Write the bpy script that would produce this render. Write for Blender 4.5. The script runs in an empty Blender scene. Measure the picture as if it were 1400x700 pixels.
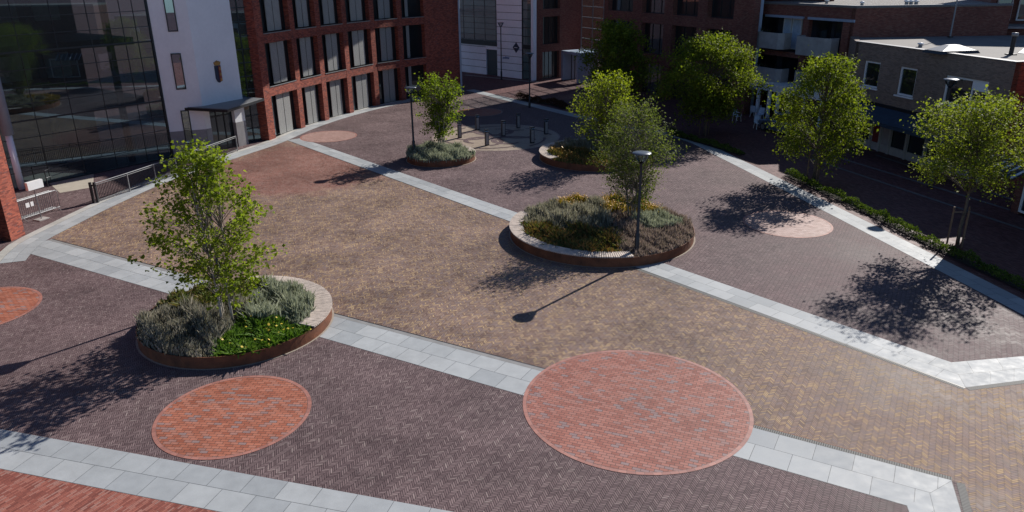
import bpy, math, random
import numpy as np
from mathutils import Vector, Matrix
random.seed(7); rng=np.random.default_rng(7)
PI=math.pi; R=math.radians
S=bpy.context.scene; COL=S.collection
# ------------------------------------------------------------------ camera
F0=1022.15; PITCH=R(20.976); ROLL=R(-0.574); H=11.5
_r=np.array([1.,0,0]); _u=np.array([0,math.sin(PITCH),math.cos(PITCH)]); FW=np.array([0,math.cos(PITCH),-math.sin(PITCH)])
RT=math.cos(ROLL)*_r+math.sin(ROLL)*_u; UP=-math.sin(ROLL)*_r+math.cos(ROLL)*_u
O=np.array([0,0,H])
def ray(x,y): return (x-700)*RT-(y-350)*UP+F0*FW
def px(x,y,z=0.):
    d=ray(x,y); t=(z-H)/d[2]; p=O+t*d; return (float(p[0]),float(p[1]))
def pl(x,y,a,b):
    """point of the vertical plane through a,b seen at (x,y): (distance along, height)"""
    a=np.array(a[:2],float); b=np.array(b[:2],float); e=(b-a)/np.linalg.norm(b-a); n=np.array([-e[1],e[0]])
    d=ray(x,y); t=((a-O[:2])@n)/(d[:2]@n); p=O+t*d
    return float((p[:2]-a)@e), float(p[2])
cam=bpy.data.objects.new('camera',bpy.data.cameras.new('camera')); COL.objects.link(cam)
m=Matrix(((RT[0],UP[0],-FW[0],0),(RT[1],UP[1],-FW[1],0),(RT[2],UP[2],-FW[2],H),(0,0,0,1)))
cam.matrix_world=m; cam.data.sensor_width=36; cam.data.lens=F0/1400*36; cam.data.clip_end=2000; cam.data.clip_start=.1
S.camera=cam
# ------------------------------------------------------------------ light
SUN_AZ=R(48.2); SUN_EL=R(32.3)
sd=Vector((math.cos(SUN_AZ)*math.cos(SUN_EL),math.sin(SUN_AZ)*math.cos(SUN_EL),math.sin(SUN_EL)))
sl=bpy.data.lights.new('sun','SUN'); sl.energy=5.0; sl.angle=R(.5); sl.color=(1,.955,.895)
so=bpy.data.objects.new('sun',sl); COL.objects.link(so); so.rotation_euler=sd.to_track_quat('Z','Y').to_euler(); so.location=(40,40,60)
W=bpy.data.worlds.new('World'); S.world=W; W.use_nodes=True
nt=W.node_tree; sk=nt.nodes.new('ShaderNodeTexSky'); sk.sky_type='NISHITA'; sk.sun_disc=False
sk.sun_elevation=SUN_EL; sk.sun_rotation=PI/2-SUN_AZ; sk.altitude=0; sk.air_density=.6; sk.dust_density=.1; sk.ozone_density=3.5
bg=nt.nodes['Background']; bg.inputs[1].default_value=.088; nt.links.new(sk.outputs[0],bg.inputs[0])
S.view_settings.view_transform='Standard'; S.view_settings.look='None'; S.view_settings.gamma=1; S.view_settings.exposure=.42
# ------------------------------------------------------------------ materials
def newmat(name):
    M=bpy.data.materials.new(name); M.use_nodes=True; t=M.node_tree; b=t.nodes['Principled BSDF']; return M,t,b
class G:
    def __init__(s,t): s.t=t
    def n(s,ty,**k):
        o=s.t.nodes.new(ty)
        for a,v in k.items(): setattr(o,a,v)
        return o
    def put(s,sock,v):
        if v is None: return
        if isinstance(v,bpy.types.NodeSocket): s.t.links.new(v,sock)
        else: sock.default_value=v
    def m(s,op,a,b=None,c=None):
        o=s.n('ShaderNodeMath',operation=op); s.put(o.inputs[0],a); s.put(o.inputs[1],b); s.put(o.inputs[2],c); return o.outputs[0]
    def vec(s,x,y,z=0.):
        o=s.n('ShaderNodeCombineXYZ'); s.put(o.inputs[0],x); s.put(o.inputs[1],y); s.put(o.inputs[2],z); return o.outputs[0]
    def noise(s,vec,scale,detail=3,rough=.55):
        o=s.n('ShaderNodeTexNoise'); s.put(o.inputs['Vector'],vec); o.inputs['Scale'].default_value=scale; o.inputs['Detail'].default_value=detail; o.inputs['Roughness'].default_value=rough; return o.outputs[0]
    def white(s,vec):
        o=s.n('ShaderNodeTexWhiteNoise',noise_dimensions='3D'); s.put(o.inputs['Vector'],vec); return o
    def ramp(s,f,stops,interp='LINEAR'):
        o=s.n('ShaderNodeValToRGB'); s.put(o.inputs[0],f); e=o.color_ramp.elements; o.color_ramp.interpolation=interp
        while len(e)<len(stops): e.new(.5)
        for i,(p,c) in enumerate(stops): e[i].position=p; e[i].color=(*c,1) if len(c)==3 else c
        return o.outputs[0]
    def mix(s,f,a,b,blend='MIX'):
        o=s.n('ShaderNodeMix',data_type='RGBA',blend_type=blend); s.put(o.inputs[0],f)
        s.put(o.inputs[6],(*a,1) if isinstance(a,tuple) else a); s.put(o.inputs[7],(*b,1) if isinstance(b,tuple) else b); return o.outputs[2]
    def maprange(s,v,a,b,c,d):
        o=s.n('ShaderNodeMapRange'); s.put(o.inputs[0],v); 
        for i,q in enumerate((a,b,c,d)): o.inputs[i+1].default_value=q
        return o.outputs[0]
def simple(name,col,rough=.6,metal=0.,var=.12,scale=3.,spec=.5,bump=0.):
    M,t,b=newmat(name); g=G(t)
    tc=g.n('ShaderNodeTexCoord').outputs['Object']
    nz=g.noise(tc,scale,4); nz2=g.noise(tc,scale*9,2)
    f=g.m('ADD',g.m('MULTIPLY',nz,.65),g.m('MULTIPLY',nz2,.35))
    lo=tuple(c*(1-var*1.6) for c in col); hi=tuple(min(1,c*(1+var*1.6)) for c in col)
    t.links.new(g.ramp(f,[(.3,lo),(.7,hi)]),b.inputs['Base Color'])
    b.inputs['Roughness'].default_value=rough; b.inputs['Metallic'].default_value=metal; b.inputs['Specular IOR Level'].default_value=spec
    if bump:
        bp=g.n('ShaderNodeBump'); bp.inputs['Strength'].default_value=bump; bp.inputs['Distance'].default_value=.02; t.links.new(nz2,bp.inputs['Height']); t.links.new(bp.outputs[0],b.inputs['Normal'])
    return M
def tiltnormal(g,b,rnd,amt):
    geo=g.n('ShaderNodeNewGeometry').outputs['Normal']
    v=g.n('ShaderNodeVectorMath',operation='SUBTRACT'); g.put(v.inputs[0],rnd); v.inputs[1].default_value=(.5,.5,.5)
    s=g.n('ShaderNodeVectorMath',operation='SCALE'); g.put(s.inputs[0],v.outputs[0]); s.inputs['Scale'].default_value=amt
    a=g.n('ShaderNodeVectorMath',operation='ADD'); g.put(a.inputs[0],s.outputs[0]); g.put(a.inputs[1],geo)
    nn=g.n('ShaderNodeVectorMath',operation='NORMALIZE'); g.put(nn.inputs[0],a.outputs[0]); g.t.links.new(nn.outputs[0],b.inputs['Normal'])
def xy_rot(g,ang,scale=1.):
    p=g.n('ShaderNodeNewGeometry').outputs['Position']; mp=g.n('ShaderNodeMapping'); g.put(mp.inputs[0],p)
    mp.inputs['Rotation'].default_value=(0,0,-ang); mp.inputs['Scale'].default_value=(scale,)*3
    # mapping: scale, then rotate
    s=g.n('ShaderNodeSeparateXYZ'); g.put(s.inputs[0],mp.outputs[0]); return p,s.outputs[0],s.outputs[1]
def herring(name,stops,mortar,w=.055,n=4,ang=0.,rough=.6,tilt=.06,zone=None,mw=.13,stain=.35,spec=.5,clump=.0):
    M,t,b=newmat(name); g=G(t); P,X,Y=xy_rot(g,ang,1/w)
    i=g.m('FLOOR',X); j=g.m('FLOOR',Y); fx=g.m('SUBTRACT',X,i); fy=g.m('SUBTRACT',Y,j)
    k=g.m('FLOORED_MODULO',g.m('SUBTRACT',i,j),2.*n); isv=g.m('GREATER_THAN',k,n-.5); ish=g.m('SUBTRACT',1.,isv)
    # brick ids
    hx=g.m('SUBTRACT',i,k); vy=g.m('SUBTRACT',j,g.m('SUBTRACT',2.*n-1,k))
    idx=g.m('ADD',g.m('MULTIPLY',ish,hx),g.m('MULTIPLY',isv,i)); idy=g.m('ADD',g.m('MULTIPLY',ish,j),g.m('MULTIPLY',isv,vy))
    wn=g.white(g.vec(g.m('MULTIPLY',idx,1.37),g.m('MULTIPLY',idy,1.91),g.m('MULTIPLY',isv,7.3)))
    # mortar: along-brick coordinate / across
    al=g.m('ADD',g.m('MULTIPLY',ish,g.m('SUBTRACT',X,hx)),g.m('MULTIPLY',isv,g.m('SUBTRACT',Y,vy)))
    ac=g.m('ADD',g.m('MULTIPLY',ish,fy),g.m('MULTIPLY',isv,fx))
    mo=g.m('MAXIMUM',g.m('LESS_THAN',al,mw),g.m('LESS_THAN',ac,mw))
    big=g.noise(P,.28,4,.6); mid=g.noise(P,1.7,3,.6); fine=g.noise(P,35,2)
    f=g.m('ADD',wn.outputs[0],g.m('MULTIPLY',g.m('SUBTRACT',mid,.5),clump)) if clump else wn.outputs[0]
    c=g.ramp(f,stops)
    if zone: 
        (zx,zy,zr,zstops)=zone
        sp=g.n('ShaderNodeSeparateXYZ'); g.put(sp.inputs[0],P)
        dx=g.m('SUBTRACT',sp.outputs[0],zx); dy=g.m('SUBTRACT',sp.outputs[1],zy)
        # elongated along the band
        d=g.m('SQRT',g.m('ADD',g.m('MULTIPLY',dx,dx),g.m('MULTIPLY',g.m('MULTIPLY',dy,dy),.55)))
        d=g.m('ADD',d,g.m('MULTIPLY',g.m('SUBTRACT',g.noise(P,.5,3),.5),5.))
        zf=g.maprange(d,zr-.8,zr+.8,.85,0.)
        c=g.mix(zf,c,g.ramp(wn.outputs[0],zstops))
    c=g.mix(mo,c,mortar)
    st=g.maprange(g.m('ADD',g.m('MULTIPLY',big,.7),g.m('MULTIPLY',mid,.3)),.35,.65,1-stain,1+stain)
    c=g.mix(1.,c,g.vec(st,st,st),'MULTIPLY')
    blot=g.noise(P,.75,6,.72); bl=g.maprange(blot,.56,.72,0.,.26)
    c=g.mix(bl,c,mortar)
    pale=g.noise(P,4.5,4,.7); c=g.mix(g.maprange(pale,.60,.74,0.,.35),c,(.30,.26,.24))
    t.links.new(c,b.inputs['Base Color'])
    t.links.new(g.m('ADD',g.maprange(big,.35,.65,rough-.08,rough+.1),g.m('MULTIPLY',g.m('SUBTRACT',wn.outputs[0],.5),.18)),b.inputs['Roughness'])
    b.inputs['Specular IOR Level'].default_value=spec
    tiltnormal(g,b,wn.outputs[1],tilt)
    return M
def bond(name,c1,c2,mortar,bw,bh,ang=0.,rough=.6,uv=False,ms=.008,stops=None,stain=.2,offset=.5,tilt=.05,spec=.5,freq=2):
    M,t,b=newmat(name); g=G(t)
    if uv: P=g.n('ShaderNodeTexCoord').outputs['UV']; V=P
    else:
        P=g.n('ShaderNodeNewGeometry').outputs['Position']; mp=g.n('ShaderNodeMapping'); g.put(mp.inputs[0],P); mp.inputs['Rotation'].default_value=(0,0,-ang); V=mp.outputs[0]
    s=g.n('ShaderNodeSeparateXYZ'); g.put(s.inputs[0],V)
    row=g.m('FLOOR',g.m('DIVIDE',s.outputs[1],bh)); fy=g.m('SUBTRACT',g.m('DIVIDE',s.outputs[1],bh),row)
    X=g.m('ADD',g.m('DIVIDE',s.outputs[0],bw),g.m('MULTIPLY',g.m('FLOORED_MODULO',row,float(freq)),offset))
    col=g.m('FLOOR',X); fx=g.m('SUBTRACT',X,col)
    wn=g.white(g.vec(g.m('MULTIPLY',col,1.31),g.m('MULTIPLY',row,1.73),3.1))
    mo=g.m('MAXIMUM',g.m('LESS_THAN',fx,ms/bw),g.m('LESS_THAN',fy,ms/bh))
    c=g.ramp(wn.outputs[0],stops or [(.0,c1),(1.,c2)])
    PP=g.n('ShaderNodeNewGeometry').outputs['Position']
    big=g.noise(PP,.35,4,.6); mid=g.noise(PP,3.,4,.6); fine=g.noise(PP,40,2)
    c=g.mix(mo,c,mortar)
    st=g.maprange(g.m('ADD',g.m('ADD',g.m('MULTIPLY',big,.5),g.m('MULTIPLY',mid,.3)),g.m('MULTIPLY',fine,.2)),.35,.65,1-stain,1+stain)
    c=g.mix(1.,c,g.vec(st,st,st),'MULTIPLY')
    t.links.new(c,b.inputs['Base Color']); t.links.new(g.maprange(mid,.3,.7,rough-.07,rough+.09),b.inputs['Roughness']); b.inputs['Specular IOR Level'].default_value=spec
    if tilt: tiltnormal(g,b,wn.outputs[1],tilt)
    return M
def leafmat(name,c1,c2,c3,trans=.45,rough=.5,tint=(1.0,1.1,.45)):
    M,t,b=newmat(name); g=G(t); out=t.nodes['Material Output']
    r=g.n('ShaderNodeNewGeometry'); rnd=r.outputs['Random Per Island']
    big=g.noise(r.outputs['Position'],1.1,2)
    f=g.m('ADD',g.m('MULTIPLY',rnd,.7),g.m('MULTIPLY',big,.4))
    c=g.ramp(f,[(.1,c1),(.5,c2),(.95,c3)])
    t.links.new(c,b.inputs['Base Color']); b.inputs['Roughness'].default_value=.65; b.inputs['Specular IOR Level'].default_value=.18
    tr=g.n('ShaderNodeBsdfTranslucent'); cc=g.mix(1.,c,tint,'MULTIPLY'); t.links.new(cc,tr.inputs[0])
    mx=g.n('ShaderNodeMixShader'); mx.inputs[0].default_value=trans; t.links.new(b.outputs[0],mx.inputs[1]); t.links.new(tr.outputs[0],mx.inputs[2]); t.links.new(mx.outputs[0],out.inputs[0])
    return M
def glass(name,tint=(.5,.6,.62),refl=.3,rough=.01,clear=.5,dark=(.01,.014,.016)):
    """coated pane: mirror layer over a partly see-through tinted sheet"""
    M,t,b=newmat(name); g=G(t); out=t.nodes['Material Output']
    b.inputs['Base Color'].default_value=(*dark,1); b.inputs['Roughness'].default_value=.3
    tr=g.n('ShaderNodeBsdfTransparent'); tr.inputs[0].default_value=(*tint,1)
    m1=g.n('ShaderNodeMixShader'); m1.inputs[0].default_value=clear; t.links.new(b.outputs[0],m1.inputs[1]); t.links.new(tr.outputs[0],m1.inputs[2])
    gl=g.n('ShaderNodeBsdfGlossy'); gl.inputs[0].default_value=(.62,.85,1,1); gl.inputs['Roughness'].default_value=rough
    fr=g.n('ShaderNodeFresnel'); fr.inputs[0].default_value=1.5
    f=g.m('ADD',g.m('MULTIPLY',fr.outputs[0],.9),refl)
    m2=g.n('ShaderNodeMixShader'); g.put(m2.inputs[0],f); t.links.new(m1.outputs[0],m2.inputs[1]); t.links.new(gl.outputs[0],m2.inputs[2]); t.links.new(m2.outputs[0],out.inputs[0])
    return M
def stripes(name,c1,c2,pitch,axis=2,frac=.5,rough=.5,metal=0.):
    M,t,b=newmat(name); g=G(t); P=g.n('ShaderNodeTexCoord').outputs['UV']; s=g.n('ShaderNodeSeparateXYZ'); g.put(s.inputs[0],P)
    v=g.m('FRACT',g.m('DIVIDE',s.outputs[1 if axis==2 else 0],pitch)); f=g.m('LESS_THAN',v,frac)
    t.links.new(g.mix(f,c1,c2),b.inputs['Base Color']); b.inputs['Roughness'].default_value=rough; b.inputs['Metallic'].default_value=metal
    return M
DK=[(0, (0.1335, 0.09, 0.0908)), (0.5, (0.1695, 0.1176, 0.1176)), (0.95, (0.208, 0.1488, 0.1467)), (1, (0.2568, 0.198, 0.1862))]
BR=[(0, (0.1723, 0.1111, 0.0903)), (0.3, (0.2584, 0.1697, 0.1283)), (0.6, (0.2182, 0.1615, 0.1521)), (0.85, (0.3388, 0.2282, 0.1402)), (1, (0.3904, 0.275, 0.1663))]
RZ=[(0, (0.1955, 0.0805, 0.0633)), (0.5, (0.276, 0.1265, 0.0978)), (1, (0.2415, 0.138, 0.1265))]
mats={}
mats['dark_paving']=herring('dark_paving',DK,(.022,.016,.018),ang=R(15),w=.052,rough=.68,stain=.24,spec=.12,tilt=.07,mw=.26)
mats['brown_paving']=herring('brown_paving',BR,(.055,.04,.035),ang=R(15),w=.052,mw=.24,rough=.65,stain=.26,zone=(-13.2,46.5,5.2,RZ),clump=.5,spec=.12)
mats['red_paving']=bond('red_paving',None,None,(.10,.04,.035),.26,.055,ang=R(62),stops=[(0,(.17,.052,.038)),(.4,(.27,.085,.06)),(.7,(.33,.12,.085)),(1,(.30,.16,.13))],ms=.008,rough=.65,spec=.3)
mats['street_paving']=bond('street_paving',None,None,(.03,.014,.014),.22,.07,ang=R(-70),stops=[(0,(.07,.028,.028)),(.5,(.115,.044,.042)),(1,(.16,.075,.07))],rough=.65,spec=.3)
def circmat(nm,ang): return bond(nm,None,None,(.085,.05,.045),.21,.105,ang=ang,ms=.014,stops=[(0,(.27,.10,.075)),(.6,(.35,.145,.11)),(.84,(.33,.15,.12)),(.93,(.24,.155,.15)),(1,(.25,.17,.165))],rough=.6,spec=.2,stain=.15)
mats['circle_paving']=circmat('circle_paving',R(-22)); mats['circle_paving_b']=bond('circle_paving_b',None,None,(.085,.045,.035),.21,.105,ang=R(-5),ms=.014,stops=[(0,(.28,.09,.055)),(.6,(.37,.135,.085)),(.84,(.34,.15,.11)),(.93,(.24,.15,.14)),(1,(.25,.17,.16))],rough=.6,spec=.2,stain=.22)
mats['pale_circle']=bond('pale_circle',None,None,(.10,.07,.065),.21,.105,ang=R(-5),stops=[(0,(.28,.16,.13)),(1,(.37,.23,.20))],rough=.6,stain=.12)
mats['beige_paving']=bond('beige_paving',None,None,(.16,.12,.09),.21,.07,ang=R(10),stops=[(0,(.24,.185,.135)),(1,(.32,.25,.19))],rough=.6,stain=.2)
mats['slab']=bond('slab',None,None,(.10,.105,.11),.92,.635,uv=True,stops=[(0,(.29,.305,.315)),(.5,(.33,.345,.352)),(1,(.375,.387,.39))],ms=.014,rough=.62,stain=.15,tilt=.012,spec=.3)
mats['slab_pale']=bond('slab_pale',None,None,(.2,.2,.19),.9,.42,uv=True,stops=[(0,(.37,.36,.33)),(1,(.46,.45,.42))],ms=.01,rough=.55,stain=.15,tilt=.01)
mats['trim']=simple('trim',(.13,.135,.145),.6,0,.1,3.)
mats['kerb_dim']=simple('kerb_dim',(.13,.12,.12),.8)
mats['kerb_pale']=simple('kerb_pale',(.30,.25,.20),.9,0,.25,20.)
mats['kerb']=simple('kerb',(.22,.215,.21),.75)
mats['grate']=stripes('grate',(.15,.145,.135),(.012,.012,.012),.055,0,.45,.75,0.)
mats['rust']=simple('rust',(.16,.055,.02),.75,0,.35,6.,bump=.2)
mats['corten']=simple('corten',(.15,.05,.02),.7,.05,.35,2.5,bump=.15)
mats['wood']=simple('wood',(.50,.42,.36),.7,0,.2,5.)
mats['soil']=simple('soil',(.035,.026,.02),.95,0,.4,8.,bump=1.)
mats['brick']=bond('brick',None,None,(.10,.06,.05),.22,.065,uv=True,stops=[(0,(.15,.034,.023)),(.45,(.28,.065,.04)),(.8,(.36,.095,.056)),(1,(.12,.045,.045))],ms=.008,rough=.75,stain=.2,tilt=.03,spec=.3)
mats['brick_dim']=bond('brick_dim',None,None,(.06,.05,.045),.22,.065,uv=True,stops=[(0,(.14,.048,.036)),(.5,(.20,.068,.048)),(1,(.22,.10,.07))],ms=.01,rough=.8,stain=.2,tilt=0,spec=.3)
mats['brick_tan']=bond('brick_tan',None,None,(.12,.10,.085),.22,.065,uv=True,stops=[(0,(.18,.13,.10)),(.5,(.25,.185,.145)),(1,(.28,.20,.15))],ms=.01,rough=.8,stain=.15,tilt=0,spec=.3)
mats['render']=simple('render',(.78,.785,.79),.85,0,.04,.6)
mats['panel_white']=simple('panel_white',(.80,.84,.88),.6,0,.06,.5)
mats['plinth']=simple('plinth',(.27,.255,.255),.8,0,.12,2.)
mats['concrete']=simple('concrete',(.34,.32,.30),.85,0,.12,2.,bump=.2)
mats['dark_metal']=simple('dark_metal',(.022,.024,.028),.4,.3,.1,5.)
mats['black']=simple('black',(.012,.012,.014),.5)
mats['steel']=simple('steel',(.42,.43,.44),.38,.8,.1,4.)
mats['galv']=simple('galv',(.24,.245,.25),.5,.5,.12,8.)
mats['bluegrey']=simple('bluegrey',(.30,.36,.45),.5,.2,.06,2.)
mats['white']=simple('white',(.78,.78,.77),.5,0,.03,3.)
mats['shutter']=stripes('shutter',(.40,.40,.385),(.09,.09,.09),.075,2,.42,.5,.2)
mats['roof_gravel']=simple('roof_gravel',(.24,.22,.20),.95,0,.3,14.,bump=1.)
mats['roof_felt']=simple('roof_felt',(.16,.147,.135),.85,0,.14,.9)
mats['roof_light']=simple('roof_light',(.6,.6,.6),.45,0,.05,.9)
mats['dark_inside']=simple('dark_inside',(.03,.032,.036),.8)
mats['inside_light']=simple('inside_light',(.42,.5,.48),.8,0,.2,.5)
mats['glass_dark']=glass('glass_dark',refl=.06,clear=.06,tint=(.35,.45,.47))
mats['glass_hall']=glass('glass_hall',refl=.13,clear=.5,tint=(.45,.6,.6))
mats['glass_clear']=glass('glass_clear',refl=.06,clear=.96,tint=(.86,.92,.92))
mats['glass_green']=glass('glass_green',refl=.08,clear=.45,tint=(.62,.85,.82),dark=(.13,.22,.22))
mats['blue']=simple('blue',(.02,.05,.16),.5)
mats['blue_text']=simple('blue_text',(.05,.13,.36),.5)
mats['gold']=simple('gold',(.45,.25,.07),.5,.3)
mats['crimson']=simple('crimson',(.28,.05,.04),.5)
mats['navy']=simple('navy',(.02,.03,.06),.5)
mats['awning']=simple('awning',(.025,.045,.075),.8,0,.15)
mats['cloth']=simple('cloth',(.50,.60,.72),.8)
mats['door_red']=simple('door_red',(.16,.025,.02),.6)
mats['bark_pale']=simple('bark_pale',(.40,.35,.29),.85,0,.3,9.,bump=.4)
mats['bark']=simple('bark',(.11,.085,.06),.9,0,.3,9.,bump=.4)
mats['bark_mid']=simple('bark_mid',(.22,.185,.145),.85,0,.3,9.,bump=.4)
mats['stake']=simple('stake',(.16,.10,.06),.85,0,.2,6.)
mats['lamp_bowl']=glass('lamp_bowl',refl=.08,clear=.8,tint=(.9,.93,.95))
# ------------------------------------------------------------------ mesh builder
class MB:
    def __init__(s): s.v=[]; s.f=[]; s.uv={}; s.mi=[]
    def face(s,pts,uv=None,mi=0):
        k=len(s.v); s.v+= [tuple(map(float,p)) for p in pts]; s.f.append(tuple(range(k,k+len(pts)))); s.mi.append(mi)
        if uv: s.uv[len(s.f)-1]=uv
        return s
    def hexa(s,b,t,mi=0):
        """b,t: bottom and top rings (ccw from above)"""
        n=len(b); s.face(list(reversed(b)),mi=mi); s.face(t,mi=mi)
        for i in range(n):
            j=(i+1)%n; s.face([b[i],b[j],t[j],t[i]],mi=mi)
        return s
    def prism(s,poly,z0,z1,mi=0):
        a=sum(poly[i][0]*poly[(i+1)%len(poly)][1]-poly[(i+1)%len(poly)][0]*poly[i][1] for i in range(len(poly)))
        if a<0: poly=list(reversed(poly))
        return s.hexa([(p[0],p[1],z0) for p in poly],[(p[0],p[1],z1) for p in poly],mi)
    def box(s,x0,x1,y0,y1,z0,z1,mi=0): return s.prism([(x0,y0),(x1,y0),(x1,y1),(x0,y1)],z0,z1,mi)
    def tube(s,pts,rad,n=8,cap=True,mi=0):
        pts=[Vector(p) for p in pts]; rad=[rad]*len(pts) if not hasattr(rad,'__len__') else rad; rings=[]; k0=len(s.v)
        for i,p in enumerate(pts):
            d=(pts[min(i+1,len(pts)-1)]-pts[max(i-1,0)]).normalized()
            a=d.cross(Vector((0,0,1))) if abs(d.z)<.95 else d.cross(Vector((1,0,0))); a.normalize(); b=d.cross(a).normalized()
            for q in range(n):
                t=2*PI*q/n; s.v.append(tuple(p+(a*math.cos(t)+b*math.sin(t))*rad[i]))
        for i in range(len(pts)-1):
            for q in range(n):
                A=k0+i*n+q; B=k0+i*n+(q+1)%n; s.f.append((A,A+n,B+n,B)); s.mi.append(mi)
        if cap:
            s.f.append(tuple(k0+q for q in range(n))); s.mi.append(mi); e=k0+(len(pts)-1)*n; s.f.append(tuple(e+q for q in reversed(range(n)))); s.mi.append(mi)
        return s
    def lathe(s,prof,c=(0,0,0),n=24,mi=0):
        k0=len(s.v)
        for r,z in prof:
            for q in range(n):
                t=2*PI*q/n; s.v.append((c[0]+r*math.cos(t),c[1]+r*math.sin(t),c[2]+z))
        for i in range(len(prof)-1):
            for q in range(n):
                A=k0+i*n+q; B=k0+i*n+(q+1)%n; s.f.append((A,B,B+n,A+n)); s.mi.append(mi)
        return s
    def build(s,name,mat,parent=None,smooth=False,off=None):
        v=s.v if off is None else [(a-off[0],b-off[1],c-off[2]) for a,b,c in s.v]
        me=bpy.data.meshes.new(name); me.from_pydata(v,[],s.f); 
        for M in (mat if isinstance(mat,(list,tuple)) else [mat]): me.materials.append(mats[M] if isinstance(M,str) else M)
        me.polygons.foreach_set('material_index',s.mi)
        if smooth: me.polygons.foreach_set('use_smooth',[True]*len(me.polygons))
        ul=me.uv_layers.new(name='UVMap').data; me.update()
        for p in me.polygons:
            if p.index in s.uv:
                for li,u in zip(p.loop_indices,s.uv[p.index]): ul[li].uv=u
            else:
                n=p.normal
                for li in p.loop_indices:
                    c=s.v[me.loops[li].vertex_index]
                    if abs(n.z)>.7: ul[li].uv=(c[0],c[1])
                    else:
                        h=math.hypot(n.x,n.y) or 1; ul[li].uv=((-n.y*c[0]+n.x*c[1])/h,c[2])
        o=bpy.data.objects.new(name,me); COL.objects.link(o)
        if parent: o.parent=parent
        return o
def tag(o,label=None,cat=None,group=None,kind=None):
    if label: o['label']=label
    if cat: o['category']=cat
    if group: o['group']=group
    if kind: o['kind']=kind
    return o
def thing(name,label,cat,loc=(0,0,0),rz=0,group=None):
    o=bpy.data.objects.new(name,None); o.empty_display_size=.3; COL.objects.link(o); o.location=loc; o.rotation_euler=(0,0,rz); return tag(o,label,cat,group)
def copytree(r,loc,rz=0,label=None):
    c=r.copy(); COL.objects.link(c); c.location=loc; c.rotation_euler=(0,0,rz)
    if label: c['label']=label
    for ch in r.children:
        d=ch.copy(); COL.objects.link(d); d.parent=c
        for e in ch.children:
            f=e.copy(); COL.objects.link(f); f.parent=d
    return c
def struct(name,mb,mat): return tag(mb.build(name,mat),kind='structure')
class Wall:
    """vertical plane frame: u along, n outward (to the right of a->b), z up"""
    def __init__(s,a,b):
        s.a=np.array(a[:2],float); s.b=np.array(b[:2],float); s.L=float(np.linalg.norm(s.b-s.a)); s.e=(s.b-s.a)/s.L; s.n=np.array([s.e[1],-s.e[0]])
        if s.n@(-s.a)<0: s.n=-s.n    # towards the camera side
    def p(s,u,o=0.): q=s.a+s.e*u+s.n*o; return (float(q[0]),float(q[1]))
    def at(s,x,y,o=0.): a=s.a+s.n*o; return pl(x,y,a,a+s.e)
    def box(s,mb,u0,u1,z0,z1,o0,o1,mi=0): return mb.prism([s.p(u0,o0),s.p(u1,o0),s.p(u1,o1),s.p(u0,o1)],z0,z1,mi)
    def pane(s,mb,u0,u1,z0,z1,o,mi=0):
        A=s.p(u0,o);B=s.p(u1,o); return mb.face([(*A,z0),(*B,z0),(*B,z1),(*A,z1)],uv=[(u0,z0),(u1,z0),(u1,z1),(u0,z1)],mi=mi)
def frame(w,mb,u0,u1,z0,z1,o0,o1,t=.07):
    w.box(mb,u0,u1,z0,z0+t,o0,o1); w.box(mb,u0,u1,z1-t,z1,o0,o1); w.box(mb,u0,u0+t,z0+t,z1-t,o0,o1); w.box(mb,u1-t,u1,z0+t,z1-t,o0,o1)
# ------------------------------------------------------------------ ground
def sheet(name,pts,z,mat,inner=0):
    mb=MB(); mb.face([(p[0],p[1],z) for p in (pts if sum(pts[i][0]*pts[(i+1)%len(pts)][1]-pts[(i+1)%len(pts)][0]*pts[i][1] for i in range(len(pts)))>0 else list(reversed(pts)))]); return struct(name,mb,mat)
def smooth_line(P,step=.8):
    P=[np.array(p,float) for p in P]; Q=[P[0]*2-P[1]]+P+[P[-1]*2-P[-2]]; out=[]
    for i in range(1,len(Q)-2):
        a,b,c,d=Q[i-1:i+3]; n=max(1,int(np.linalg.norm(c-b)/step))
        for k in range(n):
            t=k/n; out.append(.5*((2*b)+(-a+c)*t+(2*a-5*b+4*c-d)*t*t+(-a+3*b-3*c+d)*t**3))
    return out+[P[-1]]
def ribbon(mb,L,Rr,z,u0=0.,vscale=None):
    """strip between two polylines with the same count; uv = metres along / across"""
    u=u0
    for i in range(len(L)-1):
        l0,l1,r0,r1=[np.array(q,float) for q in (L[i],L[i+1],Rr[i],Rr[i+1])]
        du=np.linalg.norm((l1+r1)/2-(l0+r0)/2); w0=np.linalg.norm(l0-r0); w1=np.linalg.norm(l1-r1)
        if vscale: w0=w1=vscale
        pts=[(*r0,z),(*r1,z),(*l1,z),(*l0,z)]; uv=[(u,0),(u+du,0),(u+du,w1),(u,w0)]
        nz=(r1-r0)[0]*(l1-r0)[1]-(r1-r0)[1]*(l1-r0)[0]
        if nz<0: pts.reverse(); uv.reverse()
        mb.face(pts,uv); u+=du
    return u
def offs(P,d):
    P=[np.array(p,float) for p in P]; out=[]
    for i,p in enumerate(P):
        t=P[min(i+1,len(P)-1)]-P[max(i-1,0)]; t/=np.linalg.norm(t); out.append(p+np.array([-t[1],t[0]])*d)
    return out
gnd=MB(); gnd.face([(-400,-150,0),(400,-150,0),(400,600,0),(-400,600,0)]); struct('ground',gnd,'street_paving')
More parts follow.
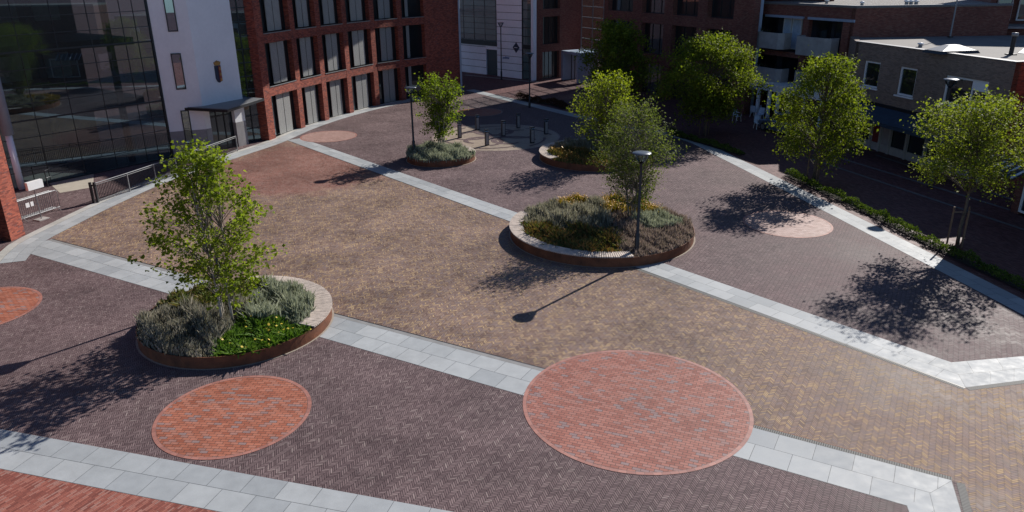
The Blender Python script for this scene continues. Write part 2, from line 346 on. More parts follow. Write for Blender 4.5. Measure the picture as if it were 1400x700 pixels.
# right band and far band, one continuous curve of slabs
inner=[(-4.6,77.4),(-1.25,72.11),(1.65,67.64),(5.28,62.09),(9.08,57.02),(12.18,53.0),(13.6,46.91),(15.2,38.6),(16.45,31.85),(17.3,27.2),(18.1,22.6),(19.2,16.),(20.6,8.)]
IN=smooth_line(inner); OUT=offs(IN,1.05)
arc=[(-20.9,30.0),(-21.5,32.2),(-21.35,35.),(-21.0,38.4),(-20.1,43.3),(-18.2,48.6),(-16.5,53.2),(-15.4,58.2),(-13.9,62.6),(-11.8,66.9),(-9.46,70.4),(-6.93,73.6),(-4.6,77.4)]
AR=smooth_line(arc); ARO=offs(AR,1.0); ARP=offs(AR,1.42)
mb=MB(); ribbon(mb,OUT,IN,.0082,vscale=1.27); struct('pavement_slab_band',mb,'slab')
mb=MB(); ribbon(mb,ARO,AR,.0082,vscale=1.27); struct('pavement_slab_path',mb,'slab')
mb=MB(); ribbon(mb,ARP,ARO,.012,vscale=.42); struct('pavement_kerb_row',mb,'slab_pale')
# plaza base in dark brick
plaza=[tuple(p) for p in AR]+[tuple(p) for p in IN[1:]]+[(20,-8),(-24,-8),(-24,29)]
sheet('plaza_ground_dark',plaza,.002,'dark_paving')
# brown middle field, between the second and third slab bands
B2f=[(-21.3,32.55),(10.56,14.63)]; B3n=[(-16.3,54.1),(13.17,18.91)]
left=[tuple(p) for p in AR if 32.4<p[1]<54.2]
sheet('plaza_ground_brown',[(-21.3,32.5)]+left+[(-16.2,54.0),(13.17,18.91),px(1400,522),(30,22.5),(30,-8),px(1345,730),px(1331,700),(10.56,14.63)],.004,'brown_paving')
sheet('plaza_ground_red',[(-24,18.55),(-12.88,15.68),(-6.57,13.86),(6.,10.3),(6,-8),(-24,-8)],.004,'red_paving')
def band(name,n0,n1,f0,f1,z=.0055,v=1.27):
    mb=MB(); A0=np.array(n0,float); e=np.array(n1,float)-A0; e/=np.linalg.norm(e); nn=np.array([-e[1],e[0]])
    P=[np.array(q,float) for q in (n0,n1,f1,f0)]; wd=max(abs((P[2]-A0)@nn),abs((P[3]-A0)@nn)); q_=1.27/wd
    mb.face([(*p,z) for p in P],[((p-A0)@e,(p-A0)@nn*q_+.0001) for p in P]); return struct(name,mb,'slab')
band('pavement_band_near',(-24.,18.62),(6.,10.35),(-24.,20.1),(6.,11.72),v=1.27)
band('pavement_band_middle',(-22.2,31.4),(9.0,13.8),(-21.45,32.62),(10.45,14.72),v=1.27)
band('pavement_band_far',(-16.35,54.1),(13.17,18.91),(-15.5,54.75),(13.58,20.40),v=1.27)
mb=MB(); ribbon(mb,[(13.58,20.40),px(1400,487),(24,22.6)],[(13.17,18.91),px(1400,520),(24,21.0)],.0058,vscale=1.27); struct('pavement_band_far_turn',mb,'slab')
mb=MB(); ribbon(mb,[px(1240,692),px(1252,725),(8.9,8)],[(10.45,14.72),px(1322,725),(11.4,8)],.0061,vscale=1.27); struct('pavement_band_middle_turn',mb,'slab')
# drains along the bands
def strip(name,a,b,o0,o1,z,mat):
    a=np.array(a);b=np.array(b);e=(b-a)/np.linalg.norm(b-a);n=np.array([-e[1],e[0]])
    mb=MB(); ribbon(mb,[a+n*o1,b+n*o1],[a+n*o0,b+n*o0],z); return struct(name,mb,mat)
A=np.array((-21.45,32.62));B=np.array((10.45,14.72)); dd=(B-A)/np.linalg.norm(B-A)
c2=A+dd*29.2
strip('drain_channel_middle',A,A+dd*26.5,.0,.17,.0072,'kerb'); strip('drain_slot_middle',A,A+dd*26.5,.17,.22,.0076,'black')
strip('drain_grating_middle',A+dd*29.0,B,.0,.15,.0074,'grate'); strip('drain_edge_middle',A+dd*29.0,B,.15,.18,.0078,'rust')
A3=np.array((-16.35,54.1));B3=np.array((13.17,18.91)); 
strip('drain_edge_far',A3,B3,-.05,.0,.0072,'black'); strip('drain_channel_far',A3+(B3-A3)*.6,B3,-.18,-.05,.0075,'grate')
strip('drain_grating_far_turn',(13.17,18.91),px(1400,520),-.16,0,.0077,'grate')
strip('drain_grating_middle_turn',(10.50,14.66),px(1322,725),.02,.20,.0081,'grate')
# circles of red brick let into the paving
def disc(name,c,r,z,mat,ring=None,rz=.002,zin=None):
    mb=MB(); mb.face([(c[0]+r*math.cos(t),c[1]+r*math.sin(t),z) for t in np.linspace(0,2*PI,97)[:-1]]); struct(name,mb,mat)
    if ring:
        mb=MB(); n=96; u=0
        for i in range(n):
            a,b=2*PI*i/n,2*PI*(i+1)/n; ri,ro=r-.01,r+.10; P=lambda t,q:(c[0]+q*math.cos(t),c[1]+q*math.sin(t),z+rz)
            mb.face([P(a,ri),P(a,ro),P(b,ro),P(b,ri)],[(a*r,0),(a*r,.11),(b*r,.11),(b*r,0)])
        struct(name+'_border',mb,ring)
mats['ring']=bond('ring',None,None,(.10,.07,.065),.21,.2,uv=True,stops=[(0,(.27,.11,.085)),(1,(.36,.155,.12))],rough=.6)
mats['ring_pale']=bond('ring_pale',None,None,(.10,.07,.065),.21,.2,uv=True,stops=[(0,(.20,.15,.13)),(1,(.27,.20,.18))],rough=.6)
disc('red_brick_circle_large',(3.45,18.21),3.09,0.0092,'circle_paving','ring')
disc('red_brick_circle_near',(-7.79,17.91),2.0,0.0092,'circle_paving_b','ring')
disc('red_brick_circle_edge',(-19.75,25.0),2.05,0.0092,'circle_paving_b','ring')
disc('red_brick_circle_entrance',(-13.57,55.28),1.98,0.0092,'pale_circle','ring')
disc('red_brick_circle_right',(13.2,33.95),1.95,0.0092,'pale_circle','ring')
disc('red_brick_circle_back',(-2.73,64.8),1.95,0.0092,'circle_paving_b','ring_pale')
SC=(-1.1,54.6); disc('beige_circle',SC,4.6,0.0092,'beige_paving','ring_pale')
mb=MB()
for k in range(5):       # curling dark lines laid in the beige circle
    a0=2*PI*k/5+.3; cx,cy=SC[0]+1.9*math.cos(a0),SC[1]+1.9*math.sin(a0); L=[];Q=[]
    for i in range(40):
        t=i/39; a=a0+PI*.35+t*PI*1.7; r=1.75-.95*t; w=.12+.10*math.sin(PI*t)
        L.append((cx+(r+w)*math.cos(a),cy+(r+w)*math.sin(a))); Q.append((cx+(r-w)*math.cos(a),cy+(r-w)*math.sin(a)))
    ribbon(mb,L,Q,.0165+k*.0006)
for k in range(6):
    a=2*PI*k/6+.1; L=[];Q=[]
    for i in range(16):
        t=i/15; aa=a+t*.8; r=4.1-.5*t; L.append((SC[0]+(r+.10)*math.cos(aa),SC[1]+(r+.10)*math.sin(aa))); Q.append((SC[0]+(r-.10)*math.cos(aa),SC[1]+(r-.10)*math.sin(aa)))
    ribbon(mb,L,Q,.0210+k*.0005)
struct('beige_circle_curls',mb,'dark_paving')
# forecourt of the glass hall and the street kerb lines
sheet('forecourt_ground',[(-22.9,31.),(-22.75,35.),(-22.4,38.6),(-21.5,43.5),(-19.6,49.),(-17.9,53.6),(-20,56),(-24,50),(-33,38),(-30,30)],.004,'dark_paving')
mats['sandy']=simple('sandy',(.38,.34,.28),.8,0,.1,2.)
sheet('forecourt_landing',[px(82,264),px(128,256),px(128,236),px(60,238),px(62,246)],.012,'sandy')
for i,(a,b) in enumerate([(px(1080,196),px(1420,300)),(px(1100,215),px(1420,322)),(px(1195,212),px(1420,286))]):
    strip('street_kerb_line',a,b,0,.22,.006+.004*i,'kerb_dim')
strip('street_kerb_line',px(634,103),px(733,113),-.1,.5,.03,'kerb')
# ------------------------------------------------------------------ red curved office building
fac=[(-17.46,54.56),(-16.31,58.61),(-15.14,61.79),(-13.75,65.09),(-12.09,68.72),(-10.06,71.54),(-5.05,77.21)]
office=thing('brick_office_building','curved red brick office building with grid of tall windows and grey louvred shutters','building')
ZS=[(0.,3.05),(3.75,6.75),(7.45,10.45),(11.15,14.2)]; TOP=15.3
mbw=MB(); segs=[]
for i in range(6):
    w=Wall(fac[i],fac[i+1]); segs.append(w)
PW=.30
for i,w in enumerate(segs[:5]):
    u0=PW if i else PW; 
    # pier (half each side) made as one block at the joint
    for (z0,z1) in [(3.05,3.75),(6.75,7.45),(10.45,11.15),(14.2,TOP)]:
        w.box(mbw,PW,w.L-PW,z0,z1,-.5,-.015)
for i,p in enumerate(fac[:6]):
    wa=segs[max(i-1,0)]; wb=segs[min(i,5)]; e=(wa.e+wb.e); e/=np.linalg.norm(e); n=np.array([e[1],-e[0]]); 
    if n@(-np.array(p))<0:n=-n
    q=np.array(p,float); a=q-e*(PW if i else .55); b=q+e*PW
    mbw.prism([tuple(a),tuple(b),tuple(b-n*.62),tuple(a-n*(.62 if i else 3.))],0,TOP)
wl=segs[5]; wW=3.0
for (z0,z1) in [(3.05,3.75),(6.75,7.45),(10.45,11.15),(14.2,TOP)]: wl.box(mbw,PW,wW,z0,z1,-.5,-.015)
wl.box(mbw,wW,wl.L,0,TOP,-.6,0)
# end and back walls
pe=wl.p(wl.L,0); 
mbw.prism([wl.p(wl.L-.02,-.6),wl.p(wl.L-.02,-11),wl.p(wl.L-.5,-11),wl.p(wl.L-.5,-.6)],0,TOP)
mbw.prism([fac[0],(fac[0][0]-.4,fac[0][1]),(-27,60),(-14,84),wl.p(wl.L-.5,-11),wl.p(wl.L-.5,-10.6),(-14,83.5),(-26.4,60)],0,TOP)
mbw.build('brick_wall','brick',office)
rf=MB()
rf.prism([tuple(q) for q in fac]+[wl.p(wl.L,-11),(-14,84),(-27,60),(-18,54.5)],TOP+.002,TOP+.3); rf.build('roof','roof_gravel',office)
# unseen slab added over the top storey, shaped to shade facade, tower and forecourt
kk=1/math.tan(SUN_EL); 
edge=[(-4.6,60.0),(-4.5,64.),(-5.0,67.0),(-4.9,69.4),(-4.3,72.2),(-3.5,75.0),(-2.5,79.0),(-1.9,81.0)]
cn=MB(); cn.prism(edge+[(-8,88),(-16,86),(-30,62),(-32,48),(-23,43.5),(-14.6,55.6),(-7.8,63.2)],15.75,16.15); cn.build('unseen_shade_canopy','dark_metal',office)
def office_window(w,u0,u1,z0,z1,shut=True,label=None):
    f=MB(); frame(w,f,u0,u1,z0,z1,-.50,-.42,.06); um=(u0+u1)/2
    w.box(f,u0+(u1-u0)*.27,u0+(u1-u0)*.27+.05,z0+.06,z1-.06,-.50,-.42)
    fo=f.build('window','dark_metal',office)
    g=MB(); w.pane(g,u0+.06,u1-.06,z0+.06,z1-.06,-.47); g.build('glass_pane','glass_dark',fo)
    s=MB(); w.box(s,u0,u1,z0-.06,z0,-.40,.03); s.build('sill','galv',fo)
    if shut:
        Wd=(u1-u0); a=u0+Wd*.30; b=u0+Wd*.80; c=(a+b)/2
        for (p,q) in ((a,c-.04),(c+.04,b)):
            m_=MB(); w.box(m_,p,q,z0+.05,z1-.04,-.34,-.29); m_.build('louvred_shutter','shutter',fo)
    else:
        m_=MB(); a=u0+(u1-u0)*.25; w.box(m_,a,a+.35,z0+.05,z1-.04,-.34,-.30); m_.build('louvred_shutter','shutter',fo)
for i,w in enumerate(segs[:5]):
    for (z0,z1) in ZS: office_window(w,PW,w.L-PW,z0,z1)
for (z0,z1) in ZS: office_window(wl,PW,wW,z0,z1,False)
m_=MB(); c=wl.p(wl.L+.1,.02); m_.prism([(c[0]-.09,c[1]-.09),(c[0]+.09,c[1]-.09),(c[0]+.09,c[1]+.09),(c[0]-.09,c[1]+.09)],0,TOP); m_.build('corner_post','bluegrey',office)
# inside (floors seen through the glass)
fl=MB()
for z in (3.1,6.8,10.5,14.3): fl.prism([tuple(np.array(q)+np.array([-.55,.35])) for q in fac[:6]]+[(-12,78),(-24,60)],z,z+.5)
fl.build('floor_slab','dark_inside',office)
# ------------------------------------------------------------------ white render tower with coat of arms, canopy and door
tower=thing('white_tower_building','white rendered tower with tall slit windows and a coat of arms over a canopy','building')
c0=np.array((-22.54,49.04)); a1=R(21); a2=R(61)
# corner of the two white faces: where the left face reaches image x=276,y=143
Lw=Wall(c0,c0+np.array([math.cos(a1),math.sin(a1)])*3); ucor=Lw.at(276.5,143)[0]; cor=np.array(Lw.p(ucor)); Lw=Wall(c0,cor)
Rw=Wall(cor,cor+np.array([math.cos(a2),math.sin(a2)])*5); uR=Rw.at(331,130)[0]; Rw=Wall(cor,Rw.p(uR)); TT=15.6
PLZ=Lw.at(250,179)[1]
body=[tuple(c0),tuple(cor),Rw.p(Rw.L),Rw.p(Rw.L,-4),Lw.p(0,-4)]
mb=MB(); mb.prism(body,3.0,TT)
# below canopy level: left face kept solid, right face opened for the door
DH=3.0
Lw.box(mb,0,Lw.L,PLZ,DH,-4,0); 
Rw.box(mb,.0,.45,PLZ,DH,-.5,-.002); Rw.box(mb,Rw.L-.9,Rw.L,PLZ,DH,-.5,-.002)
mb.build('rendered_wall','render',tower)
mb=MB(); Lw.box(mb,-.0,Lw.L,0,PLZ-.003,-3.9,.015); Rw.box(mb,.02,.45,0,PLZ-.003,-.5,.013); Rw.box(mb,Rw.L-.9,Rw.L,0,PLZ-.003,-.5,.013); mb.build('stone_plinth','plinth',tower)
def slit(w,corners,par,nm='window'):
    us=[w.at(*q)[0] for q in corners]; zs=[w.at(*q)[1] for q in corners]; u0,u1,z0,z1=min(us),max(us),min(zs),max(zs)
    um=(us[0]+us[-1])/2
    f=MB(); frame(w,f,u0,u1,z0,z1,.01,.05,.07); fo=f.build(nm,'dark_metal',par)
    g=MB(); w.pane(g,u0+.06,u1-.06,z0+.06,z1-.06,.03); g.build('glass_pane','glass_win',fo); return u0,u1,z0,z1
mats['glass_win']=glass('glass_win',refl=.35,clear=.0,tint=(.3,.3,.3))
slit(Lw,[(235,73),(247,73),(241,122),(253,122)],tower)
slit(Lw,[(224,-6),(236,-6),(230,43),(242,43)],tower)
slit(Lw,[(247,151),(258,151),(254,196),(265,196)],tower)
# coat of arms
u,zc=Rw.at(298,100); 
arms=MB(); hw,hh=.24,.62
sh=[(-hw,hh*.8),(-hw,-hh*.55),(-hw*.55,-hh*.9),(0,-hh),(hw*.55,-hh*.9),(hw,-hh*.55),(hw,hh*.8)]
def plate(w,u,z,poly,o0,o1,mb,mi=0):
    F=[(*w.p(u+a,o1),z+b) for a,b in poly]; Bk=[(*w.p(u+a,o0),z+b) for a,b in poly]; mb.face(F,mi=mi); mb.face(list(reversed(Bk)),mi=mi)
    for i in range(len(F)): j=(i+1)%len(F); mb.face([F[i],Bk[i],Bk[j],F[j]],mi=mi)
plate(Rw,u,zc,sh,.0,.07,arms); ao=arms.build('coat_of_arms','navy',tower)
q=MB(); plate(Rw,u,zc,[(0.02,hh*.72),(.02,-hh*.88),(hw*.5,-hh*.8),(hw*.88,-hh*.5),(hw*.88,hh*.72)],.07,.10,q); q.build('shield_field','crimson',ao)
q=MB(); 
for k in range(3): z_=zc+.28-.36*k; plate(Rw,u+.12,z_,[(-.07,-.09),(.08,-.09),(.08,.07),(.0,.11),(-.07,.07)],.10,.12,q)
q.build('shield_charge','gold',ao)
q=MB(); plate(Rw,u,zc+hh*.8+.02,[(-hw*.8,0),(hw*.8,0),(hw*1.1,.22),(hw*.75,.15),(hw*.5,.28),(hw*.25,.16),(0,.32),(-hw*.25,.16),(-hw*.5,.28),(-hw*.75,.15),(-hw*1.1,.22)],.0,.09,q); q.build('crown','gold',ao)
# entrance canopy
CZ=3.2; cp=[px(243.7,147,CZ),px(311,150.5,CZ),px(361,134.5,CZ),px(322,131.5,CZ)]
mb=MB(); mb.prism(cp,CZ-.16,CZ); mb.build('entrance_canopy','dark_metal',tower)
mb=MB(); 
A_,B_,C_,D_=[np.array(q) for q in cp]
cm=(A_+B_+C_+D_)/4
mb.prism([tuple(cm+(q-cm)*.95) for q in (A_,B_,C_,D_)],CZ+.001,CZ+.03); mb.build('canopy_roofing','galv',tower)
# glazed doors behind canopy
mb=MB(); 
for uu in np.linspace(.5,Rw.L-.95,4): Rw.box(mb,uu,uu+.07,0,2.98,-.35,-.28)
Rw.box(mb,.5,Rw.L-.9,2.3,2.38,-.36,-.27); do=mb.build('glazed_door','dark_metal',tower)
mb=MB(); Rw.pane(mb,.5,Rw.L-.9,0.02,2.98,-.32); mb.build('glass_pane','glass_dark',do)
# glass stair strip between the tower and the brick building
gs=thing('glass_stair_strip','narrow dark glass strip with horizontal bars between white tower and brick building','glass facade')
Sw=Wall(Rw.p(Rw.L,-.5),(fac[0][0]-.55,fac[0][1]-.2))
mb=MB(); Sw.pane(mb,0,Sw.L,0,15.4,-.1); mb.build('glass_pane','glass_hall',gs)
mb=MB()
for z in np.arange(.0,15.4,.92): Sw.box(mb,0,Sw.L,z,z+.06,-.14,-.03)
for uu in (0,Sw.L*.5,Sw.L-.06): Sw.box(mb,uu,uu+.06,0,15.4,-.13,-.04)
mb.build('mullion_grid','dark_metal',gs)
mb=MB(); Sw.box(mb,0,Sw.L,0,15.4,-3.2,-3.0)
for z in (3.4,7.1,10.8): Sw.box(mb,0,Sw.L,z,z+.35,-3,-.3)
mb.build('stair_core','plinth',gs)
# ------------------------------------------------------------------ glass hall
hall=thing('glass_hall_building','tall dark glass hall with black grid mirroring the square and its railing','glass building')
e54=np.array([math.cos(R(54)),math.sin(R(54))]); Gw=Wall(c0-e54*22,c0); GL=Gw.L
UL=Gw.at(3,180)[0]; UL=min(UL,GL-14)
mb=MB(); Gw.pane(mb,2.,GL,-.0,15.5,0); mb.build('glass_skin','glass_hall',hall)
mb=MB()
for k,z in enumerate(np.arange(.0,15.5,.93)): Gw.box(mb,2.,GL,z,z+(.09 if k%4==0 else .035),-.06,.02)
u=GL-.06; k=0
while u>2: 
    Gw.box(mb,u-.015,u+.015,0,15.5,-.05,.022); u-=[.9,.8,2.,2.][min(k,3)]; k+=1
Gw.box(mb,GL-.1,GL+.02,0,15.5,-.1,.06)
mb.build('mullion_grid','dark_metal',hall)
mb=MB()
for z in (3.55,7.25,10.95,14.6): Gw.box(mb,2.,GL-.4,z,z+.45,-9,-1.6)
for uu in np.arange(3.,GL-1,4.2): mb.tube([(*Gw.p(uu,-1.1),0),(*Gw.p(uu,-1.1),15.4)],.22,10)
mb.build('floor_and_columns','dark_inside',hall)
mb=MB(); Gw.box(mb,2,GL-.3,0,15.5,-9.4,-9.)
for z in (4.9,8.6,12.3):
    for uu in np.arange(3.2,GL-3,2.6): Gw.box(mb,uu,uu+1.9,z,z+1.6,-8.95,-8.8,1)
mb.build('back_wall',['dark_inside','inside_light'],hall)
mb=MB(); Gw.box(mb,2,GL,15.5,15.7,-9.4,.1); mb.build('roof','roof_gravel',hall)
# grey column and sunlit brick pier at the left edge
pier=thing('brick_pier_building','sunlit red brick building corner at the left edge of the square','building')
Pa=np.array(px(19,327)); Pb=np.array(px(35,321)); 
Pw=Wall(Pa+(Pa-Pb)*0,Pb)
e_=(Pb-Pa)/np.linalg.norm(Pb-Pa)
pc=np.array(px(35,321)); pn=np.array([.97,-.25])
dirw=np.array([.08,.997])
q0=pc-dirw*.95; 
mb=MB(); mb.prism([tuple(q0),tuple(pc),tuple(pc+np.array([-9,2.2])),tuple(q0+np.array([-9,2.2]))],0,9.5)
mb.prism([tuple(q0+np.array([-.9,-12])),tuple(q0+np.array([-.0,-12])),tuple(q0+np.array([.0,0])+np.array([0,-.002])),tuple(q0+np.array([-.9,.0])+np.array([0,-.002]))],3.6,9.5)
mb.build('brick_wall','brick',pier)
mb=MB(); mb.prism([tuple(q0+np.array([-1.0,-12])),tuple(q0+np.array([-.8,-12])),tuple(q0+np.array([-.8,-.01])),tuple(q0+np.array([-1.,-.01]))],0,3.6); wo=mb.build('shop_window','glass_dark',pier)
mb=MB(); mb.prism([tuple(q0+np.array([-10,-12])),tuple(q0+np.array([-.02,-12])),tuple(pc+np.array([-.02,0])),tuple(pc+np.array([-10,2.2]))],9.5,9.7); mb.build('roof','roof_gravel',pier)
gc=thing('grey_column','smooth pale grey column between brick corner and dark glass hall','column',(*px(28,258),0))
mb=MB(); mb.tube([(0,0,0),(0,0,3.1)],[.27,.27],20); mb.build('column_base','panel_white',gc,True)
mb=MB(); mb.tube([(0,0,3.12),(0,0,15)],[.36,.36],20); mb.build('column_shaft','bluegrey',gc,True)
# ------------------------------------------------------------------ railing, barrier, sign post
rail=thing('metal_railing','long dark metal railing with closely set bars beside the slab path','railing')
RL=[np.array(px(*q)) for q in ((134,277),(178,262),(214,249),(243,239),(272,227),(299,217),(325,207))]
mb=MB(); mb.tube([(*p,1.06) for p in RL],.022,8); mb.build('handrail','galv',rail)
mb=MB(); mb.tube([(*p,.14) for p in RL],.02,6); mb.tube([(*p,.96) for p in RL],.015,6); mb.build('rails','dark_metal',rail)
for p in RL[1:]:
    m_=MB(); m_.box(p[0]-.025,p[0]+.025,p[1]-.025,p[1]+.025,0,1.05); m_.build('post','galv',rail)
m_=MB(); p=RL[0]; m_.box(p[0]-.06,p[0]+.06,p[1]-.05,p[1]+.05,0,1.12); m_.box(p[0]-.28,p[0]-.16,p[1]-.05,p[1]+.05,0,1.12); m_.box(p[0]-.28,p[0]+.06,p[1]-.03,p[1]+.03,.9,1.0); m_.build('gate_post','dark_metal',rail)
mb=MB()
for a,b in zip(RL,RL[1:]):
    n=int(np.linalg.norm(b-a)/.10)
    for k in range(1,n):
        p=a+(b-a)*k/n; mb.tube([(*p,.14),(*p,.96)],.019,4,False)
mb.build('bars','dark_metal',rail)
# short inner flight of the same railing seen behind, down the steps
rail2=thing('metal_railing','shorter inner stair railing standing in front of the dark glass hall','railing')
RK=[np.array(px(*q)) for q in ((98,262),(150,243),(205,226))]
RK=[r+np.array([-1.9,1.0]) for r in RK]
mb=MB(); mb.tube([(*p,.98) for p in RK],.022,8); mb.tube([(*p,.55) for p in RK],.014,6); mb.build('handrail','dark_metal',rail2)
for p in RK: m_=MB(); m_.box(p[0]-.02,p[0]+.02,p[1]-.02,p[1]+.02,0,.97); m_.build('post','dark_metal',rail2)
bar=thing('crowd_barrier','galvanised crowd barrier with small white notices beside the sign post','barrier')
Ba=np.array(px(26,305)); Bb=np.array(px(83,286)); bw=Wall(Ba,Bb)
mb=MB(); mb.tube([(*bw.p(0),.15),(*bw.p(0),.98),(*bw.p(.08),1.05),(*bw.p(bw.L-.08),1.05),(*bw.p(bw.L),.98),(*bw.p(bw.L),.15),(*bw.p(0),.15)],.02,6); mb.build('barrier_frame','galv',bar)
mb=MB()
for uu in np.arange(.09,bw.L,.105): mb.tube([(*bw.p(uu),.16),(*bw.p(uu),1.04)],.008,4,False)
mb.build('barrier_bars','galv',bar)
for uu in (.25,bw.L-.2): m_=MB(); m_.tube([(*bw.p(uu,.28),.02),(*bw.p(uu,.05),.16),(*bw.p(uu,-.05),.16),(*bw.p(uu,-.28),.02)],.016,6); m_.build('foot','galv',bar)
for uu,wd in ((.55,.2),(.82,.16)): m_=MB(); bw.box(m_,uu,uu+wd,.62,.85,.022,.028); m_.build('notice','white',bar)
# more barriers folded behind the first
for k in (1,2):
    b2=thing('crowd_barrier',['','galvanised crowd barrier stacked just behind the front one','rearmost galvanised crowd barrier of the leaning stack'][k],'barrier'); 
    o_=-.16*k
    mb=MB(); mb.tube([(*bw.p(.05,o_),.15),(*bw.p(.05,o_),1.03),(*bw.p(bw.L-.15,o_),1.03),(*bw.p(bw.L-.15,o_),.15),(*bw.p(.05,o_),.15)],.018,6); mb.build('barrier_frame','galv',b2)
    mb=MB()
    for uu in np.arange(.12,bw.L-.2,.105): mb.tube([(*bw.p(uu,o_),.16),(*bw.p(uu,o_),1.02)],.007,4,False)
    mb.build('barrier_bars','galv',b2)
sgp=np.array(px(57,300)); sg=thing('sign_post','thin steel post with blank white sign board standing by crowd barrier','sign',(*sgp,0),R(70))
mb=MB(); mb.tube([(0,0,0.05),(-.02,0,1.75)],.024,8); mb.build('post','galv',sg)
mb=MB(); mb.box(-.28,.28,-.22,.22,0,.05); mb.build('foot_plate','concrete',sg)
mb=MB(); mb.box(-.42,.42,-.16,.0,1.60,2.0); mb.build('sign_board','white',sg)
mb=MB(); mb.box(-.43,.43,0.001,.04,1.59,2.01); mb.build('sign_backing','galv',sg)
# ------------------------------------------------------------------ back of the square
WA=np.array((-5.7,92.43)); WB=np.array((2.62,84.18)); Ww=Wall(WA,WB); WL=Ww.L
U=lambda x: Ww.at(x,95)[0]
wp=thing('white_panel_building','white panelled building with green glass link and blue diamond sign','building')
mb=MB(); ud0,ud1,ug0,ug1=U(665),U(680),U(714),U(728)
mb_=mb
Ww.box(mb,-3,ud0,0,3.3,-6,0); Ww.box(mb,ud0,ud1,2.9,3.3,-6,0); Ww.box(mb,ud1,ug0,0,14,-6,0.003); Ww.box(mb,ug1,WL+.1,0,14,-.35,.25)
mb.build('panelled_wall','panel_white',wp)
mb=MB()
for z in np.arange(.78,14,.78): Ww.box(mb,ud1+.02,ug0-.02,z,z+.045,.0,.008)
for z in np.arange(.78,3.2,.78): Ww.box(mb,-3,ud0-.02,z,z+.045,-.01,.006)
mb.build('panel_joint','dark_metal',wp)
mb=MB(); Ww.box(mb,-7,ud1-.02,3.32,3.85,-6,.1); mb.build('link_beam','dark_metal',wp)
mb=MB(); Ww.pane(mb,-7,ud1-.02,3.85,14,.02); mb.build('link_glazing','glass_green',wp)
mb=MB()
for z in np.arange(3.9,14,.62): Ww.box(mb,-7,ud1-.02,z,z+.04,.0,.06)
for z in (6.6,10.3): Ww.box(mb,-7,ud1-.02,z,z+.7,-.5,.01)
for uu in np.linspace(-6.9,ud1-.1,8): Ww.box(mb,uu,uu+.05,3.9,14,-.02,.05)
mb.build('link_mullions','dark_metal',wp)
mb=MB(); Ww.box(mb,-7,ud1-.1,3.9,14,-5.9,-5.6); Ww.box(mb,-7,ud1,7.0,7.3,-5.6,-.5); mb.build('link_interior','inside_light',wp)
mb=MB(); Ww.pane(mb,ud0,ud1,0,2.9,-.15); mb.build('dark_door','glass_dark',wp)
mb=MB(); Ww.pane(mb,ug0,ug1,0,14,-.05); mb.build('strip_window','glass_green',wp)
mb=MB(); 
for z in np.arange(0,14,.92): Ww.box(mb,ug0,ug1,z,z+.06,-.06,.02)
Ww.box(mb,ug0,ug0+.07,0,14,-.06,.05); Ww.box(mb,ug0,ug1,3.3,3.75,-.06,.06); mb.build('strip_mullion','dark_metal',wp)
mb=MB(); Ww.box(mb,ug0-.1,ug1+.1,0,14,-6,-5.7); mb.build('strip_interior','inside_light',wp)
# diamond sign and faint blue lettering
u,z=Ww.at(706,65); q=MB(); s_=.5; plate(Ww,u,z,[(0,-s_*1.1),(s_,0),(0,s_*1.1),(-s_,0)],.01,.08,q); dsn=q.build('diamond_sign','navy',wp)
q=MB(); plate(Ww,u,z,[(-.22,-.035),(.22,-.035),(.22,.035),(-.22,.035)],.08,.10,q); q.build('sign_mark','white',dsn)
u,z=Ww.at(692,78.5)
tc=bpy.data.curves.new('wall_lettering','FONT'); tc.body='politie'; tc.size=.42; tc.extrude=.01; tc.align_x='CENTER'
to=bpy.data.objects.new('wall_lettering',tc); COL.objects.link(to)
bpy.context.view_layer.update(); dg=bpy.context.evaluated_depsgraph_get(); me=bpy.data.meshes.new_from_object(to.evaluated_get(dg)); bpy.data.objects.remove(to)
me.materials.clear(); me.materials.append(mats['blue_text']); to=bpy.data.objects.new('wall_lettering',me); COL.objects.link(to); to.parent=wp
to.location=(*Ww.p(u,.03),z-.15); to.rotation_euler=(PI/2,0,math.atan2(Ww.e[1],Ww.e[0]))
mb=MB(); Ww.box(mb,-7,WL,14,14.3,-6,.1); mb.build('roof','roof_gravel',wp)
# left wing of brick behind, then stair tower, then long dim brick block
wing=thing('brick_wing_building','shaded dark red brick wing between white panels and glazed stair tower','building')
V0=np.array((2.75,84.2)); V1=np.array((8.2,88.55)); Vw=Wall(V0,V1)
wx=[Vw.at(742,60)[0],Vw.at(765,60)[0]]
mb=MB(); Vw.box(mb,0,wx[0],0,13,-.6,0); Vw.box(mb,wx[1],Vw.L,0,13,-.6,0)
for a,b in ((2.95,3.75),(6.65,7.45),(10.4,13)): Vw.box(mb,wx[0],wx[1],a,b,-.6,-.01)
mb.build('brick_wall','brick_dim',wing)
for z0,z1 in ((0,2.95),(3.75,6.65),(7.45,10.4)):
    f=MB(); frame(Vw,f,wx[0],wx[1],z0,z1,-.5,-.4,.06)
    for t in (.25,.5,.75): Vw.box(f,wx[0]+(wx[1]-wx[0])*t,wx[0]+(wx[1]-wx[0])*t+.05,z0,z1,-.48,-.41)
    fo=f.build('window','dark_metal',wing); g=MB(); Vw.pane(g,wx[0]+.05,wx[1]-.05,z0,z1,-.46); g.build('glass_pane','glass_dark',fo)
mb=MB(); Vw.box(mb,0,Vw.L,13,13.2,-3.,.1); mb.build('roof','roof_gravel',wing)
BA=np.array((7.7,85.)); BB=np.array((19.2,62.7)); Bw=Wall(BA,BB); BL=Bw.L
st=thing('glazed_stair_tower','see-through glazed stair tower with white entrance portal at its foot','glass tower')
us0,us1=.2,4.5
mb=MB(); Bw.pane(mb,us0,us1,0,13.5,0); mb.build('glass_front','glass_clear',st)
mb=MB()
